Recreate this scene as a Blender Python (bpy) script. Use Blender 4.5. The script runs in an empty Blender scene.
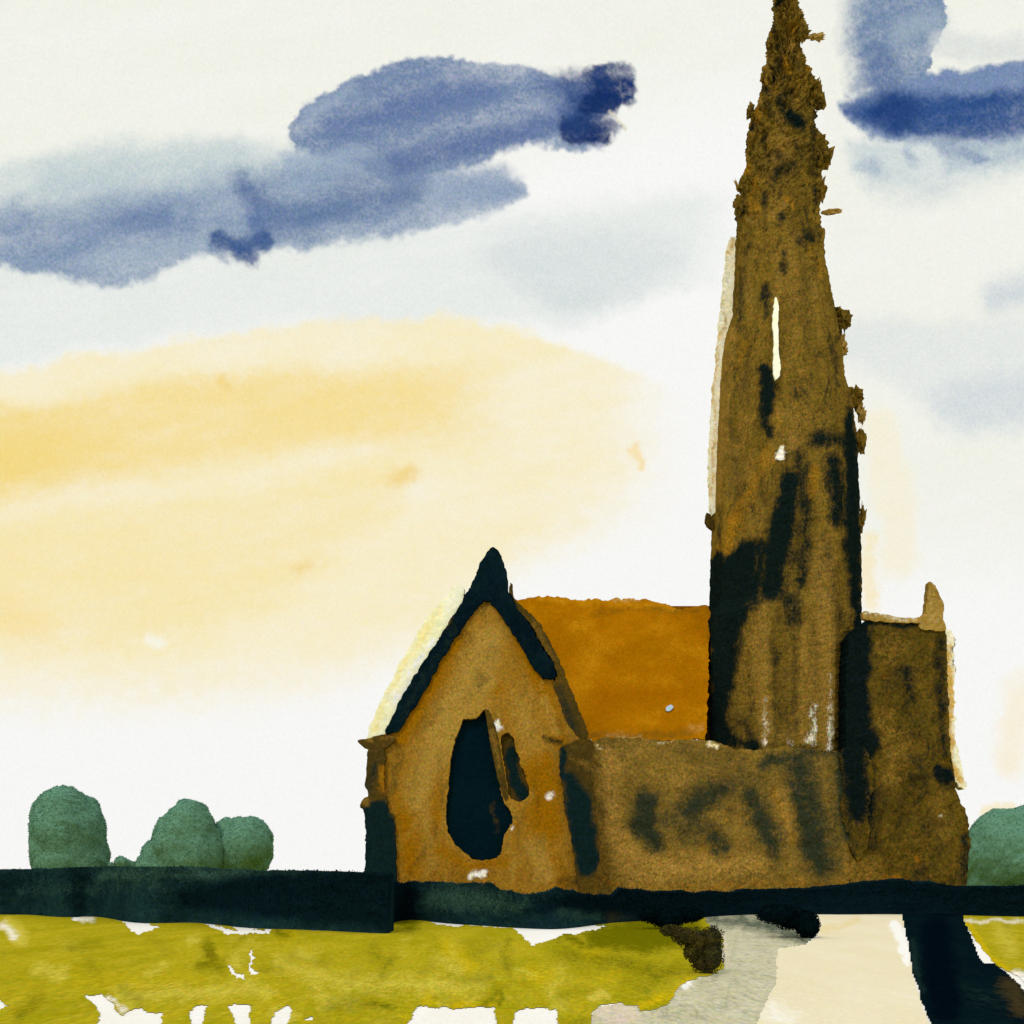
import bpy, math, random
import numpy as np
from mathutils import Vector, geometry

random.seed(7)
rng = np.random.default_rng(7)
F, CX, HY, CH = 1024.0, 512.0, 872.0, 1.6        # focal length, centre column, horizon row, eye height
sc = bpy.context.scene
col = sc.collection

# ------------------------------------------------------------------ helpers
def lin(r, g, b, gain=1.0):
    o = []
    for c in (r, g, b):
        c = c / 255.0
        c = c / 12.92 if c <= 0.04045 else ((c + 0.055) / 1.055) ** 2.4
        o.append(min(0.93, c * gain))
    return (o[0], o[1], o[2], 1.0)

def X(px, d): return (px - CX) / F * d
def Z(py, d): return CH + (HY - py) / F * d

def _h(ix, iy, s):
    n = (ix.astype(np.int64) * 374761393 + iy.astype(np.int64) * 668265263 + s * 1442695041) & 0x7fffffff
    n = ((n ^ (n >> 13)) * 1274126177) & 0x7fffffff
    n = n ^ (n >> 16)
    return (n & 0xffff) / 65535.0

def vnoise(x, y, s=0):
    x = np.asarray(x, float); y = np.asarray(y, float)
    ix = np.floor(x); iy = np.floor(y); fx = x - ix; fy = y - iy
    fx = fx * fx * (3 - 2 * fx); fy = fy * fy * (3 - 2 * fy)
    a = _h(ix, iy, s); b = _h(ix + 1, iy, s); c = _h(ix, iy + 1, s); d = _h(ix + 1, iy + 1, s)
    return (a * (1 - fx) + b * fx) * (1 - fy) + (c * (1 - fx) + d * fx) * fy

def fbm(x, y, s=0, o=4):
    x = np.asarray(x, float); y = np.asarray(y, float)
    t = 0; a = 1; w = 0
    for k in range(o):
        t = t + a * vnoise(x * 2 ** k, y * 2 ** k, s + k * 17); w += a; a *= 0.55
    return t / w * 2 - 1

def inside(px, py, poly):
    px = np.asarray(px, float); py = np.asarray(py, float)
    r = np.zeros(px.shape, bool); n = len(poly)
    for i in range(n):
        x1, y1 = poly[i]; x2, y2 = poly[(i + 1) % n]
        if y1 == y2: continue
        c = ((y1 > py) != (y2 > py)) & (px < (x2 - x1) * (py - y1) / (y2 - y1) + x1)
        r ^= c
    return r

def sdist(px, py, pts, r):
    """signed distance to a brush stroke: polyline pts, radius r (one value or one per point)"""
    if not isinstance(r, (list, tuple)): r = [r] * len(pts)
    if len(pts) == 1: pts = [pts[0], (pts[0][0] + .01, pts[0][1])]; r = [r[0], r[0]]
    best = np.full(np.shape(px), 1e9)
    for i in range(len(pts) - 1):
        ax, ay = pts[i]; bx, by = pts[i + 1]
        dx, dy = bx - ax, by - ay
        t = np.clip(((px - ax) * dx + (py - ay) * dy) / (dx * dx + dy * dy + 1e-9), 0, 1)
        d = np.hypot(px - ax - t * dx, py - ay - t * dy) - (r[i] + (r[i + 1] - r[i]) * t)
        best = np.minimum(best, d)
    return best

def masks(px, py, strokes):
    """tone masks from strokes (kind, points, radius, softness, strength)"""
    px = np.asarray(px, float); py = np.asarray(py, float)
    wx = px + 5 * fbm(px / 14, py / 14, 3) + 2 * fbm(px / 4, py / 4, 5)
    wy = py + 5 * fbm(px / 14, py / 14, 9) + 2 * fbm(px / 4, py / 4, 11)
    out = {k: np.zeros(px.shape) for k in ('dark', 'light', 'warm', 'pale')}
    for kind, pts, r, soft, st in strokes:
        d = sdist(wx, wy, pts, r)
        m = np.clip(0.5 - d / (2 * soft), 0, 1) * st
        out[kind] = np.maximum(out[kind], m)
    return out

def set_masks(me, px, py, strokes):
    mk = masks(px, py, strokes)
    for k, v in mk.items():
        a = me.attributes.new('m_' + k, 'FLOAT', 'POINT')
        a.data.foreach_set('value', v.astype(np.float32))

def link(name, me, mat=None, parent=None):
    o = bpy.data.objects.new(name, me)
    if parent is not None:
        off = parent_off(parent)
        me.transform(__import__('mathutils').Matrix.Translation(-off))
        o.parent = parent
    col.objects.link(o)
    if mat: me.materials.append(mat)
    return o

def parent_off(p):
    v = Vector(p.location)
    while p.parent: p = p.parent; v += Vector(p.location)
    return v

def tag(o, label=None, cat=None, group=None, kind=None):
    if label: o['label'] = label
    if cat: o['category'] = cat
    if group: o['group'] = group
    if kind: o['kind'] = kind

def thing(name, loc, label, cat, group=None):
    o = bpy.data.objects.new(name, None); col.objects.link(o); o.location = loc
    o.empty_display_size = 0.5
    tag(o, label, cat, group); return o

def mesh(name, verts, faces, smooth=True):
    me = bpy.data.meshes.new(name)
    me.from_pydata([tuple(map(float, v)) for v in verts], [], [tuple(int(i) for i in f) for f in faces])
    if smooth: me.polygons.foreach_set('use_smooth', [True] * len(me.polygons))
    me.update(); return me

# ------------------------------------------------------------------ materials
class NT:
    def __init__(s, tree): s.t = tree; s.n = tree.nodes; s.l = tree.links
    def node(s, ty, **k):
        n = s.n.new(ty)
        for a, b in k.items(): setattr(n, a, b)
        return n
    def put(s, sock, v):
        if isinstance(v, bpy.types.NodeSocket): s.l.new(v, sock)
        elif v is not None: sock.default_value = v
    def m(s, op, a, b=None, c=None, clamp=False):
        n = s.node('ShaderNodeMath', operation=op, use_clamp=clamp)
        s.put(n.inputs[0], a); s.put(n.inputs[1], b)
        if c is not None: s.put(n.inputs[2], c)
        return n.outputs[0]
    def step(s, v, a, b, lo=0.0, hi=1.0):
        n = s.node('ShaderNodeMapRange', interpolation_type='SMOOTHSTEP')
        s.put(n.inputs[0], v); s.put(n.inputs[1], a); s.put(n.inputs[2], b); s.put(n.inputs[3], lo); s.put(n.inputs[4], hi)
        return n.outputs[0]
    def mix(s, f, a, b):
        n = s.node('ShaderNodeMix', data_type='RGBA')
        s.put(n.inputs[0], f); s.put(n.inputs[6], a); s.put(n.inputs[7], b)
        return n.outputs[2]
    def noise(s, vec, scale, detail=4, rough=.6, dist=0.0):
        n = s.node('ShaderNodeTexNoise')
        s.put(n.inputs['Vector'], vec); n.inputs['Scale'].default_value = scale
        n.inputs['Detail'].default_value = detail; n.inputs['Roughness'].default_value = rough
        n.inputs['Distortion'].default_value = dist
        return n.outputs[0]

MATS = {}
def pigment(name, base, var, dark, light, warm, pale, size=1.0, stretch=(1, 1, 1), bump=.25,
            grain=.16, noisy=.5, varw=.8, blot=.0, gs=6.5, hue=.35, soft=.3, flat=False):
    """mottled base, plus dark / light / warm / pale marks placed by masks"""
    mt = bpy.data.materials.new(name); mt.use_nodes = True
    t = NT(mt.node_tree); bs = t.n['Principled BSDF']
    tc = t.node('ShaderNodeTexCoord'); mp = t.node('ShaderNodeMapping')
    t.l.new(tc.outputs['Object'], mp.inputs['Vector']); mp.inputs['Scale'].default_value = stretch
    v = mp.outputs[0]
    nb = t.noise(v, 0.35 / size, 4, .6, .4)
    nm = t.noise(v, 1.6 / size, 6, .7, .6)
    nf = t.noise(v, 9 / size, 4, .75)
    gn = t.node('ShaderNodeTexNoise'); t.l.new(v if flat else tc.outputs['Object'], gn.inputs['Vector'])
    gn.inputs['Scale'].default_value = gs; gn.inputs['Detail'].default_value = 2.5; gn.inputs['Roughness'].default_value = .75
    ng = gn.outputs[0]
    c = t.mix(t.step(nb, .35, .65, 0, varw), base, var)
    c = t.mix(t.step(nm, .45, .8, 0, .5 * varw), c, light)
    if blot:
        c = t.mix(t.step(t.noise(v, 1.3 / size, 7, .8, 1.2), .52, .72, 0, blot), c, light)
        c = t.mix(t.step(t.noise(v, 2.9 / size, 6, .8, .8), .55, .75, 0, blot * .8), c, warm)
        c = t.mix(t.step(t.noise(v, .8 / size, 7, .78, 1.0), .49, .67, 0, blot), c, dark)
        c = t.mix(t.step(t.noise(v, 2.2 / size, 6, .8, .6), .52, .70, 0, blot * .9), c, dark)
    for key, colr in (('warm', warm), ('light', light), ('dark', dark), ('pale', pale)):
        at = t.node('ShaderNodeAttribute', attribute_name='m_' + key)
        k = t.m('ADD', t.m('MULTIPLY', t.m('SUBTRACT', nm, .5), noisy), t.m('MULTIPLY', t.m('SUBTRACT', nf, .5), noisy * 1.1))
        ms = t.step(t.m('ADD', at.outputs['Fac'], k), .47 - soft, .47 + soft)
        # nothing where the mask is empty
        ms = t.m('MULTIPLY', ms, t.step(at.outputs['Fac'], 0.0, .25))
        c = t.mix(ms, c, colr)
    g = t.m('ADD', t.m('MULTIPLY', t.m('SUBTRACT', ng, .5), grain * 6), t.m('MULTIPLY', t.m('SUBTRACT', nf, .5), grain * 2.5))
    g = t.m('ADD', g, 1.0)
    vm = t.node('ShaderNodeVectorMath', operation='SCALE')
    t.l.new(c, vm.inputs[0]); t.l.new(g, vm.inputs['Scale'])
    # granulation of the colour itself: every grain a little redder or greener
    hv = t.node('ShaderNodeVectorMath', operation='SUBTRACT'); t.l.new(gn.outputs[1], hv.inputs[0]); hv.inputs[1].default_value = (.5, .5, .5)
    hs = t.node('ShaderNodeVectorMath', operation='MULTIPLY_ADD'); t.l.new(hv.outputs[0], hs.inputs[0]); hs.inputs[1].default_value = (hue * 1.6, hue * 1.6, hue * 4); hs.inputs[2].default_value = (1, 1, 1)
    hm = t.node('ShaderNodeVectorMath', operation='MULTIPLY'); t.l.new(vm.outputs[0], hm.inputs[0]); t.l.new(hs.outputs[0], hm.inputs[1])
    t.l.new(hm.outputs[0], bs.inputs['Base Color'])
    bs.inputs['Roughness'].default_value = 1.0
    bs.inputs['Specular IOR Level'].default_value = 0.0
    if bump:
        b = t.node('ShaderNodeBump'); b.inputs['Strength'].default_value = bump; b.inputs['Distance'].default_value = .12 * size
        t.l.new(t.m('ADD', nf, t.m('MULTIPLY', nm, .8)), b.inputs['Height']); t.l.new(b.outputs[0], bs.inputs['Normal'])
    return mt

WG = 1.22    # wall gain: how much brighter the pigment must be than its picture tone
GG = 0.92
INK = lin(5, 19, 27, WG)
M_tower = pigment('tower_stone', lin(110, 88, 30, WG), lin(86, 70, 22, WG), lin(13, 24, 22, WG), lin(124, 98, 40, WG),
                  lin(136, 98, 18, WG), lin(236, 226, 196, 1.4), size=.8, stretch=(1.2, 1.2, .5), blot=.8, noisy=1.2, soft=.36, hue=.65, grain=.28, bump=.35)
M_block = pigment('block_stone', lin(90, 73, 22, WG), lin(68, 56, 16, WG), lin(12, 22, 22, WG), lin(114, 90, 34, WG),
                  lin(136, 92, 16, WG), lin(236, 224, 184, 1.3), blot=.65, stretch=(1, 1, .7), noisy=1.2, soft=.34, hue=.7, grain=.32)  # shade on the church's right side is put into this darker colour
M_nave = pigment('nave_stone', lin(126, 101, 41, WG), lin(102, 84, 34, WG), lin(42, 48, 34, WG), lin(152, 120, 54, WG),
                 lin(144, 98, 18, WG), lin(228, 216, 180, 1.2), blot=.35, noisy=1.2, soft=.42, hue=.65, grain=.28)
M_gable = pigment('gable_stone', lin(146, 110, 38, WG), lin(132, 94, 20, WG), lin(50, 44, 18, WG), lin(152, 122, 52, WG),
                  lin(136, 92, 5, WG), lin(240, 236, 214, 1.4), stretch=(1, 1, .6), noisy=.9, soft=.4, hue=.6, grain=.2, blot=.45)
M_roof = pigment('roof_tile', lin(166, 107, 3, 1.0), lin(152, 96, 1, 1.0), lin(112, 80, 16, 1.0), lin(184, 126, 14, 1.0),
                 lin(152, 92, 1, 1.0), lin(206, 180, 118, 1.1), grain=.09, bump=.15, noisy=.9, soft=.4, hue=.3)
M_ink = pigment('dark_stone', INK, lin(12, 32, 36, WG), lin(2, 12, 20, WG), lin(30, 44, 38, WG), lin(70, 56, 22, WG),
                lin(200, 200, 180), grain=.25, varw=.6, noisy=.9, hue=.5)
M_glass = pigment('dark_glass', lin(3, 22, 30, WG), lin(6, 26, 34, WG), lin(2, 12, 20, WG), lin(10, 34, 40, WG),
                  lin(70, 56, 20, WG), lin(200, 200, 180), grain=.2, varw=.5, bump=.05)
M_umber = pigment('umber_stone', lin(76, 60, 20, WG), lin(54, 46, 20, WG), lin(14, 32, 34, WG), lin(112, 86, 34, WG),
                  lin(130, 90, 16, WG), lin(224, 210, 170, 1.2), noisy=.9, soft=.34, hue=.5, grain=.2)
M_cream = pigment('limewashed_stone', lin(244, 231, 184, 1.22), lin(248, 240, 210, 1.22), lin(130, 138, 124, 1.1),
                  lin(252, 248, 232, 1.25), lin(236, 214, 142, 1.2), lin(250, 248, 238, 1.2), grain=.06, bump=.1, noisy=.9, hue=.15)
M_halo = pigment('halo_stone', lin(222, 214, 180, 1.3), lin(232, 226, 200, 1.3), lin(110, 110, 84, 1.1), lin(240, 234, 214, 1.3),
                 lin(196, 160, 80, 1.2), lin(250, 248, 238, 1.2), grain=.12, noisy=1.2, hue=.3, size=.5)
M_ochre = pigment('pale_ochre_stone', lin(150, 122, 56, WG), lin(122, 96, 36, WG), lin(60, 60, 40, WG), lin(206, 188, 136, WG),
                  lin(186, 152, 36, WG), lin(240, 232, 208, 1.2), size=.5, noisy=.9)
HG = 1.75
M_hedge = pigment('hedge_leaf', lin(15, 36, 38, HG), lin(8, 24, 28, HG), lin(5, 18, 23, HG), lin(40, 64, 54, HG),
                  lin(56, 50, 26, HG), lin(150, 160, 150), grain=.25, varw=.7, bump=.0, gs=16, size=.6, noisy=.9, hue=.6, soft=.4)
TG = 1.46
M_tree = pigment('tree_leaf', lin(81, 119, 99, TG), lin(71, 108, 89, TG), lin(58, 93, 77, TG), lin(104, 140, 116, TG),
                 lin(90, 116, 76, TG), lin(180, 190, 170), grain=.16, varw=.6, size=2.5, bump=0, gs=7, hue=.3)
M_grass = pigment('meadow_grass', lin(180, 165, 28, GG), lin(160, 150, 14, GG), lin(108, 106, 4, GG), lin(202, 188, 66, GG),
                  lin(198, 174, 16, GG), lin(243, 238, 220, GG), size=.4, noisy=1.2, grain=.13, varw=.9, bump=.1, gs=14, hue=.35, soft=.42, blot=.0, flat=True, stretch=(1, .3, 1))
M_chalk = pigment('chalk_ground', lin(250, 249, 244, GG), lin(246, 243, 232, GG), lin(214, 200, 180, GG), lin(252, 250, 246, GG),
                  lin(238, 222, 188, GG), lin(255, 255, 255, GG), size=.6, grain=.03, varw=.8, bump=.1, gs=22, hue=.06, flat=True, stretch=(1, .3, 1))
M_path = pigment('sandy_path', lin(236, 225, 188, GG), lin(240, 231, 200, GG), lin(200, 180, 130, GG), lin(247, 244, 228, GG),
                 lin(236, 218, 166, GG), lin(252, 251, 244, GG), size=.6, grain=.03, varw=.7, bump=.1, gs=22, hue=.1, noisy=.9, flat=True, stretch=(1, .3, 1))
M_gravel = pigment('grey_gravel', lin(198, 194, 158, GG), lin(208, 205, 176, GG), lin(66, 80, 66, GG), lin(214, 210, 186, GG),
                   lin(216, 204, 178, GG), lin(246, 245, 238, GG), size=.22, grain=.14, varw=.9, bump=.15, blot=.36, gs=14, hue=.25, noisy=1.2, soft=.4, flat=True, stretch=(1, .3, 1))
M_track = pigment('dark_track', lin(5, 20, 26, GG), lin(7, 28, 30, GG), lin(2, 12, 20, GG), lin(26, 46, 42, GG),
                  lin(58, 50, 28, GG), lin(240, 240, 240, GG), size=.5, grain=.25, varw=.5, bump=.0, gs=20, hue=.4, noisy=1.0, flat=True, stretch=(1, .3, 1))
M_scrub = pigment('scrub_leaf', lin(60, 52, 24, 1.3), lin(34, 40, 28, 1.3), lin(10, 26, 30, 1.3), lin(100, 96, 16, 1.3),
                  lin(90, 60, 24, 1.3), lin(150, 160, 150), grain=.35, varw=1, size=.25, bump=0, gs=20, hue=.5)
M_bark = pigment('bark', lin(50, 46, 34), lin(40, 40, 30), lin(20, 20, 16), lin(70, 62, 44), lin(70, 60, 40), lin(90, 80, 60), bump=.1)

# ------------------------------------------------------------------ stone slabs with a real thickness
def resample(poly, step):
    out = []
    n = len(poly)
    for i in range(n):
        a = poly[i]; b = poly[(i + 1) % n]
        L = math.hypot(b[0] - a[0], b[1] - a[1]); k = max(1, int(L / step))
        for j in range(k):
            t = j / k; out.append((a[0] + (b[0] - a[0]) * t, a[1] + (b[1] - a[1]) * t))
    return out

def warp(pts, rag, seed):
    p = np.array(pts, float)
    dx = rag * (1.2 * fbm(p[:, 0] / 11, p[:, 1] / 11, seed) + 1.0 * fbm(p[:, 0] / 3, p[:, 1] / 3, seed + 3))
    dy = rag * (1.2 * fbm(p[:, 0] / 11, p[:, 1] / 11, seed + 5) + 1.0 * fbm(p[:, 0] / 3, p[:, 1] / 3, seed + 8))
    return [(a, b) for a, b in zip(p[:, 0] + dx, p[:, 1] + dy)]

def chaikin(poly):
    o = []
    for i in range(len(poly)):
        a = poly[i]; b = poly[(i + 1) % len(poly)]
        o += [(a[0] * .8 + b[0] * .2, a[1] * .8 + b[1] * .2), (a[0] * .2 + b[0] * .8, a[1] * .2 + b[1] * .8)]
    return o

def dabs(n, box, kinds, seed, r=(1.5, 5), length=(5, 30), ang=(80, 100), soft=(3, 7), st=(.35, .7)):
    """scattered marks inside box"""
    q = random.Random(seed); out = []
    for _ in range(n):
        x0 = q.uniform(box[0], box[2]); y0 = q.uniform(box[1], box[3]); L = q.uniform(*length); a = math.radians(q.uniform(*ang))
        out.append((q.choice(kinds), [(x0, y0), (x0 + L * math.cos(a), y0 + L * math.sin(a))], q.uniform(*r), q.uniform(*soft), q.uniform(*st)))
    return out

def slab(name, outline, Y, thick, mat, parent, holes=(), step=3.5, rag=1.0, strokes=(), relief=.05, seed=1,
         yfun=None, res=1.6):
    rag *= 1.35
    loops = [warp(resample(chaikin(outline), res), rag, seed)] + [warp(resample(chaikin(h), res), rag, seed + 40) for h in holes]
    pts = []; edges = []
    for L in loops:
        b = len(pts); pts += L; edges += [(b + i, b + (i + 1) % len(L)) for i in range(len(L))]
    xs = [p[0] for p in loops[0]]; ys = [p[1] for p in loops[0]]
    gx, gy = np.meshgrid(np.arange(min(xs), max(xs), step), np.arange(min(ys), max(ys), step))
    gx = gx.ravel() + rng.uniform(-.25, .25, gx.size) * step; gy = gy.ravel() + rng.uniform(-.25, .25, gy.size) * step
    ok = inside(gx, gy, loops[0])
    for L in loops[1:]: ok &= ~inside(gx, gy, L)
    gx = gx[ok]; gy = gy[ok]
    bp = np.array(pts)
    dmin = np.min(np.hypot(gx[:, None] - bp[None, :, 0], gy[:, None] - bp[None, :, 1]), axis=1) if len(gx) else np.zeros(0)
    gx = gx[dmin > step * .5]; gy = gy[dmin > step * .5]
    pts += list(zip(gx, gy))
    v, e, f, *_ = geometry.delaunay_2d_cdt([Vector(p) for p in pts], edges, [], 0, 1e-4)
    P = np.array([(q.x, q.y) for q in v]); T = np.array([t for t in f if len(t) == 3])
    c = P[T].mean(axis=1)
    keep = inside(c[:, 0], c[:, 1], loops[0])
    for L in loops[1:]: keep &= ~inside(c[:, 0], c[:, 1], L)
    T = T[keep]
    N = len(P)
    yf = np.full(N, float(Y)) if yfun is None else yfun(P[:, 0], P[:, 1])
    yr = yf + relief * fbm(P[:, 0] / 9, P[:, 1] / 9, seed + 70) + relief * .5 * fbm(P[:, 0] / 3, P[:, 1] / 3, seed + 77)
    xw = X(P[:, 0], yf); zw = Z(P[:, 1], yf)
    V = np.concatenate([np.stack([xw, yr, zw], 1), np.stack([xw, yf + thick, zw], 1)])
    # boundary edges make the sides
    cnt = {}
    for t in T:
        for a, b in ((t[0], t[1]), (t[1], t[2]), (t[2], t[0])):
            k = (min(a, b), max(a, b)); cnt.setdefault(k, []).append((a, b))
    faces = [tuple(t) for t in T] + [(t[2] + N, t[1] + N, t[0] + N) for t in T]
    for k, l in cnt.items():
        if len(l) == 1:
            a, b = l[0]; faces.append((b, a, a + N, b + N))
    me = mesh(name, V, faces, smooth=False)
    # orient: front faces must look at -Y
    import bmesh
    bm = bmesh.new(); bm.from_mesh(me)
    lone = [x for x in bm.verts if not x.link_faces]; bmesh.ops.delete(bm, geom=lone, context='VERTS')
    bmesh.ops.recalc_face_normals(bm, faces=bm.faces); bm.to_mesh(me); bm.free()
    co = np.zeros(len(me.vertices) * 3); me.vertices.foreach_get('co', co); co = co.reshape(-1, 3)
    if yfun is None:
        ppx = co[:, 0] / Y * F + CX; ppy = HY - (co[:, 2] - CH) / Y * F
    else:
        ppx = co[:, 0] / co[:, 1] * F + CX; ppy = HY - (co[:, 2] - CH) / co[:, 1] * F
    set_masks(me, ppx, ppy, strokes)
    return link(name, me, mat, parent)

def lump(name, px, py, rx, ry, Y, mat, parent, seed=0, rough=.35, lean=0.0):
    """knobbly carved lump (crocket, chip of stone)"""
    import bmesh
    bm = bmesh.new(); bmesh.ops.create_icosphere(bm, subdivisions=3, radius=1)
    s = Y / F
    for v in bm.verts:
        n = v.co.copy()
        k = 1 + rough * float(fbm(n.x * 2.6 + seed, n.z * 2.6 + n.y * 1.7, seed, 4)) + .35 * rough * float(fbm(n.x * 9 + seed, n.z * 9 + n.y * 5, seed + 4, 2))
        v.co = Vector((X(px, Y) + (n.x * rx * s + n.z * lean * ry * s) * k, Y + n.y * min(rx, ry) * s * k, Z(py, Y) + n.z * ry * s * k))
    me = bpy.data.meshes.new(name); bm.to_mesh(me); bm.free()
    return link(name, me, mat, parent)

# ------------------------------------------------------------------ the church
CY = 60.0
church = thing('church', (X(668, CY), CY, 0), 'brown stone church with orange roof, dark pointed gable and very tall ragged spire', 'church')

# gable end
GY = 58.0
win_main = [(463, 718), (479, 717), (484, 709), (489, 716), (492, 745), (497, 775), (505, 803), (515, 820), (503, 838), (501, 857),
            (476, 861), (455, 846), (445, 826), (447, 800), (449, 765), (455, 738)]
win_side = [(500, 738), (507, 731), (514, 738), (519, 760), (528, 780), (529, 796), (520, 803), (509, 798), (505, 770)]
gable_outline = [(372, 925), (369, 800), (372, 748), (386, 733), (420, 685), (460, 612), (486, 585), (497, 585), (518, 616),
                 (546, 668), (566, 700), (584, 738), (592, 800), (599, 925)]
g_str = [
    ('dark', [(492, 650), (468, 700)], 8, 9, .33), ('dark', [(500, 620), (520, 670)], 5, 7, .3), ('dark', [(438, 755), (444, 800)], 4, 6, .45), ('dark', [(420, 740), (412, 800)], 5, 8, .32),
    ('dark', [(440, 690), (410, 740)], 5, 6, .28), ('dark', [(535, 770), (540, 850)], 5, 7, .35), ('dark', [(425, 840), (430, 880)], 5, 7, .33), ('dark', [(560, 720), (570, 745)], 6, 6, .4),
    ('dark', [(488, 598), (480, 612)], 4, 4, .4), ('dark', [(520, 845), (530, 885)], 4, 7, .35), ('light', [(545, 700), (556, 730)], 6, 6, .6), ('light', [(424, 790), (428, 860)], 6, 7, .6),
    ('warm', [(500, 690), (480, 702)], 6, 5, .7), ('warm', [(548, 850), (560, 885)], 7, 7, .8), ('dark', [(399, 745), (392, 800)], 4, 5, .5),
    ('light', [(490, 640), (470, 690), (440, 740), (415, 800)], [16, 22, 20, 12], 10, .75),
    ('light', [(520, 700), (530, 740)], 10, 10, .5),
    ('light', [(535, 850), (545, 875)], 14, 8, .6),
    ('warm', [(540, 770), (545, 830)], 18, 10, .9), ('warm', [(455, 640), (400, 740)], 7, 6, .9),
    ('warm', [(520, 640), (550, 700), (560, 740)], 8, 6, .9), ('warm', [(403, 800), (410, 870)], 10, 8, .8),
    ('warm', [(440, 850), (470, 868), (505, 862)], 6, 6, .7), ('warm', [(435, 770), (438, 820)], 6, 6, .7),
    ('dark', [(375, 750), (380, 790)], 6, 6, .65), ('dark', [(545, 738), (560, 742)], 3, 3, .8),
    ('dark', [(565, 880), (590, 885)], 8, 6, .5),
    ('pale', [(498, 727)], 5, 2, .95), ('pale', [(550, 797)], 4.5, 2.5, 1), ('pale', [(470, 877), (484, 874)], 3.0, 2, 1),
    ('pale', [(512, 826)], 2, 1.5, .9)]
g_str += dabs(22, (400, 640, 575, 880), ['light', 'dark', 'warm'], 8, r=(1.5, 4.5), length=(8, 34), ang=(95, 130), soft=(3, 7), st=(.35, .65))
gable = slab('gable_wall', gable_outline, GY, 1.0, M_gable, church, holes=[win_main, win_side], strokes=g_str, rag=1.2, seed=11)
slab('wing_wall', [(374, 925), (372, 746), (584, 742), (597, 925)], GY + 1.02, 1.5, M_gable, church, step=12, rag=.3, relief=0, seed=12)
w1 = slab('window', win_main, GY + .45, .1, M_glass, church, rag=.6, seed=13,
          strokes=[('warm', [(493, 800), (496, 830)], 3, 3, .5)])
w1.scale = (1, 1, 1)
w2 = slab('window', win_side, GY + .35, .1, M_umber, church, rag=.6, seed=14,
          strokes=[('dark', [(510, 750), (517, 780), (524, 796)], 6, 3, .95)])
slab('mullion', [(484, 709), (490, 711), (497, 732), (503, 765), (509, 798), (504, 801), (497, 775), (491, 748), (487, 722)],
     GY - .06, .3, M_umber, w1, rag=.4, seed=15, strokes=[('light', [(492, 730), (500, 770)], 2, 2, .8)])
slab('coping', [(384, 735), (396, 708), (418, 668), (440, 637), (462, 600), (474, 578), (482, 559), (489, 548), (495, 546), (501, 553),
                (506, 572), (508, 590), (516, 606), (530, 625), (541, 645), (554, 664), (557, 674), (552, 680), (543, 678), (531, 666), (521, 645),
                (508, 625), (498, 610), (487, 598), (472, 612), (458, 634), (440, 662), (428, 684), (416, 704), (400, 732)],
     GY - .22, 1.5, M_ink, church, rag=1.1, seed=16,
     strokes=[('light', [(400, 715), (440, 655), (455, 625)], 3, 4, .45), ('warm', [(455, 606), (445, 622)], 3, 3, .8)])
slab('verge', [(508, 588), (512, 580), (515, 600), (529, 612), (544, 630), (558, 655), (570, 688), (580, 712), (590, 738), (577, 738), (563, 715),
               (556, 692), (552, 684), (558, 676), (554, 662), (541, 643), (530, 624), (516, 605)],
     GY - .12, 1.2, M_umber, church, rag=1.2, seed=17, strokes=[('light', [(533, 616), (550, 660)], 3, 3, .5), ('dark', [(560, 690), (575, 730)], 6, 5, .5)])
slab('verge', [(366, 741), (371, 722), (384, 694), (400, 664), (418, 630), (436, 606), (455, 584), (466, 588), (462, 604), (444, 634), (426, 664),
               (408, 698), (400, 714), (390, 734), (376, 740)],
     GY + .05, .7, M_cream, church, rag=1.3, seed=18, strokes=[('warm', [(372, 730), (400, 672), (440, 610)], 4, 4, .6),
                                                                ('light', [(395, 705), (430, 640)], 2, 2, .9)])
slab('capstone', [(357, 740), (370, 738), (384, 734), (397, 738), (389, 746), (374, 750), (368, 749), (359, 745)], GY - .3, 1.4, M_umber, church,
     rag=.8, seed=19, strokes=[('light', [(360, 741), (395, 738)], 2, 2, .8)])
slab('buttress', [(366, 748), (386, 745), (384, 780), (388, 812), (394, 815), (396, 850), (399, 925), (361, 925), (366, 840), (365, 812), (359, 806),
                  (364, 798), (369, 795), (364, 785), (367, 775)],
     GY - .35, 1.4, M_umber, church, rag=1.1, seed=20,
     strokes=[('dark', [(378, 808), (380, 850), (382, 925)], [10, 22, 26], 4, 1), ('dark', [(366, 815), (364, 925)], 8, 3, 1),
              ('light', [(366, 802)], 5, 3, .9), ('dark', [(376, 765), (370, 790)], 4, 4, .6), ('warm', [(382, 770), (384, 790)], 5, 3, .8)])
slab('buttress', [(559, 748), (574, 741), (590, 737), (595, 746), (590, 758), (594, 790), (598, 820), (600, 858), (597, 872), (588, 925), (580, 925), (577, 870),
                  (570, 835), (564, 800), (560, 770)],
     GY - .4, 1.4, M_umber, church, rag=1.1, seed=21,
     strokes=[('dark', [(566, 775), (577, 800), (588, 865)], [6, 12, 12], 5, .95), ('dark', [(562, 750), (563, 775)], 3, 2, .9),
              ('pale', [(588, 738), (597, 744)], 1.5, 1.5, .9), ('light', [(572, 758), (585, 765)], 4, 3, .5)])
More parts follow.
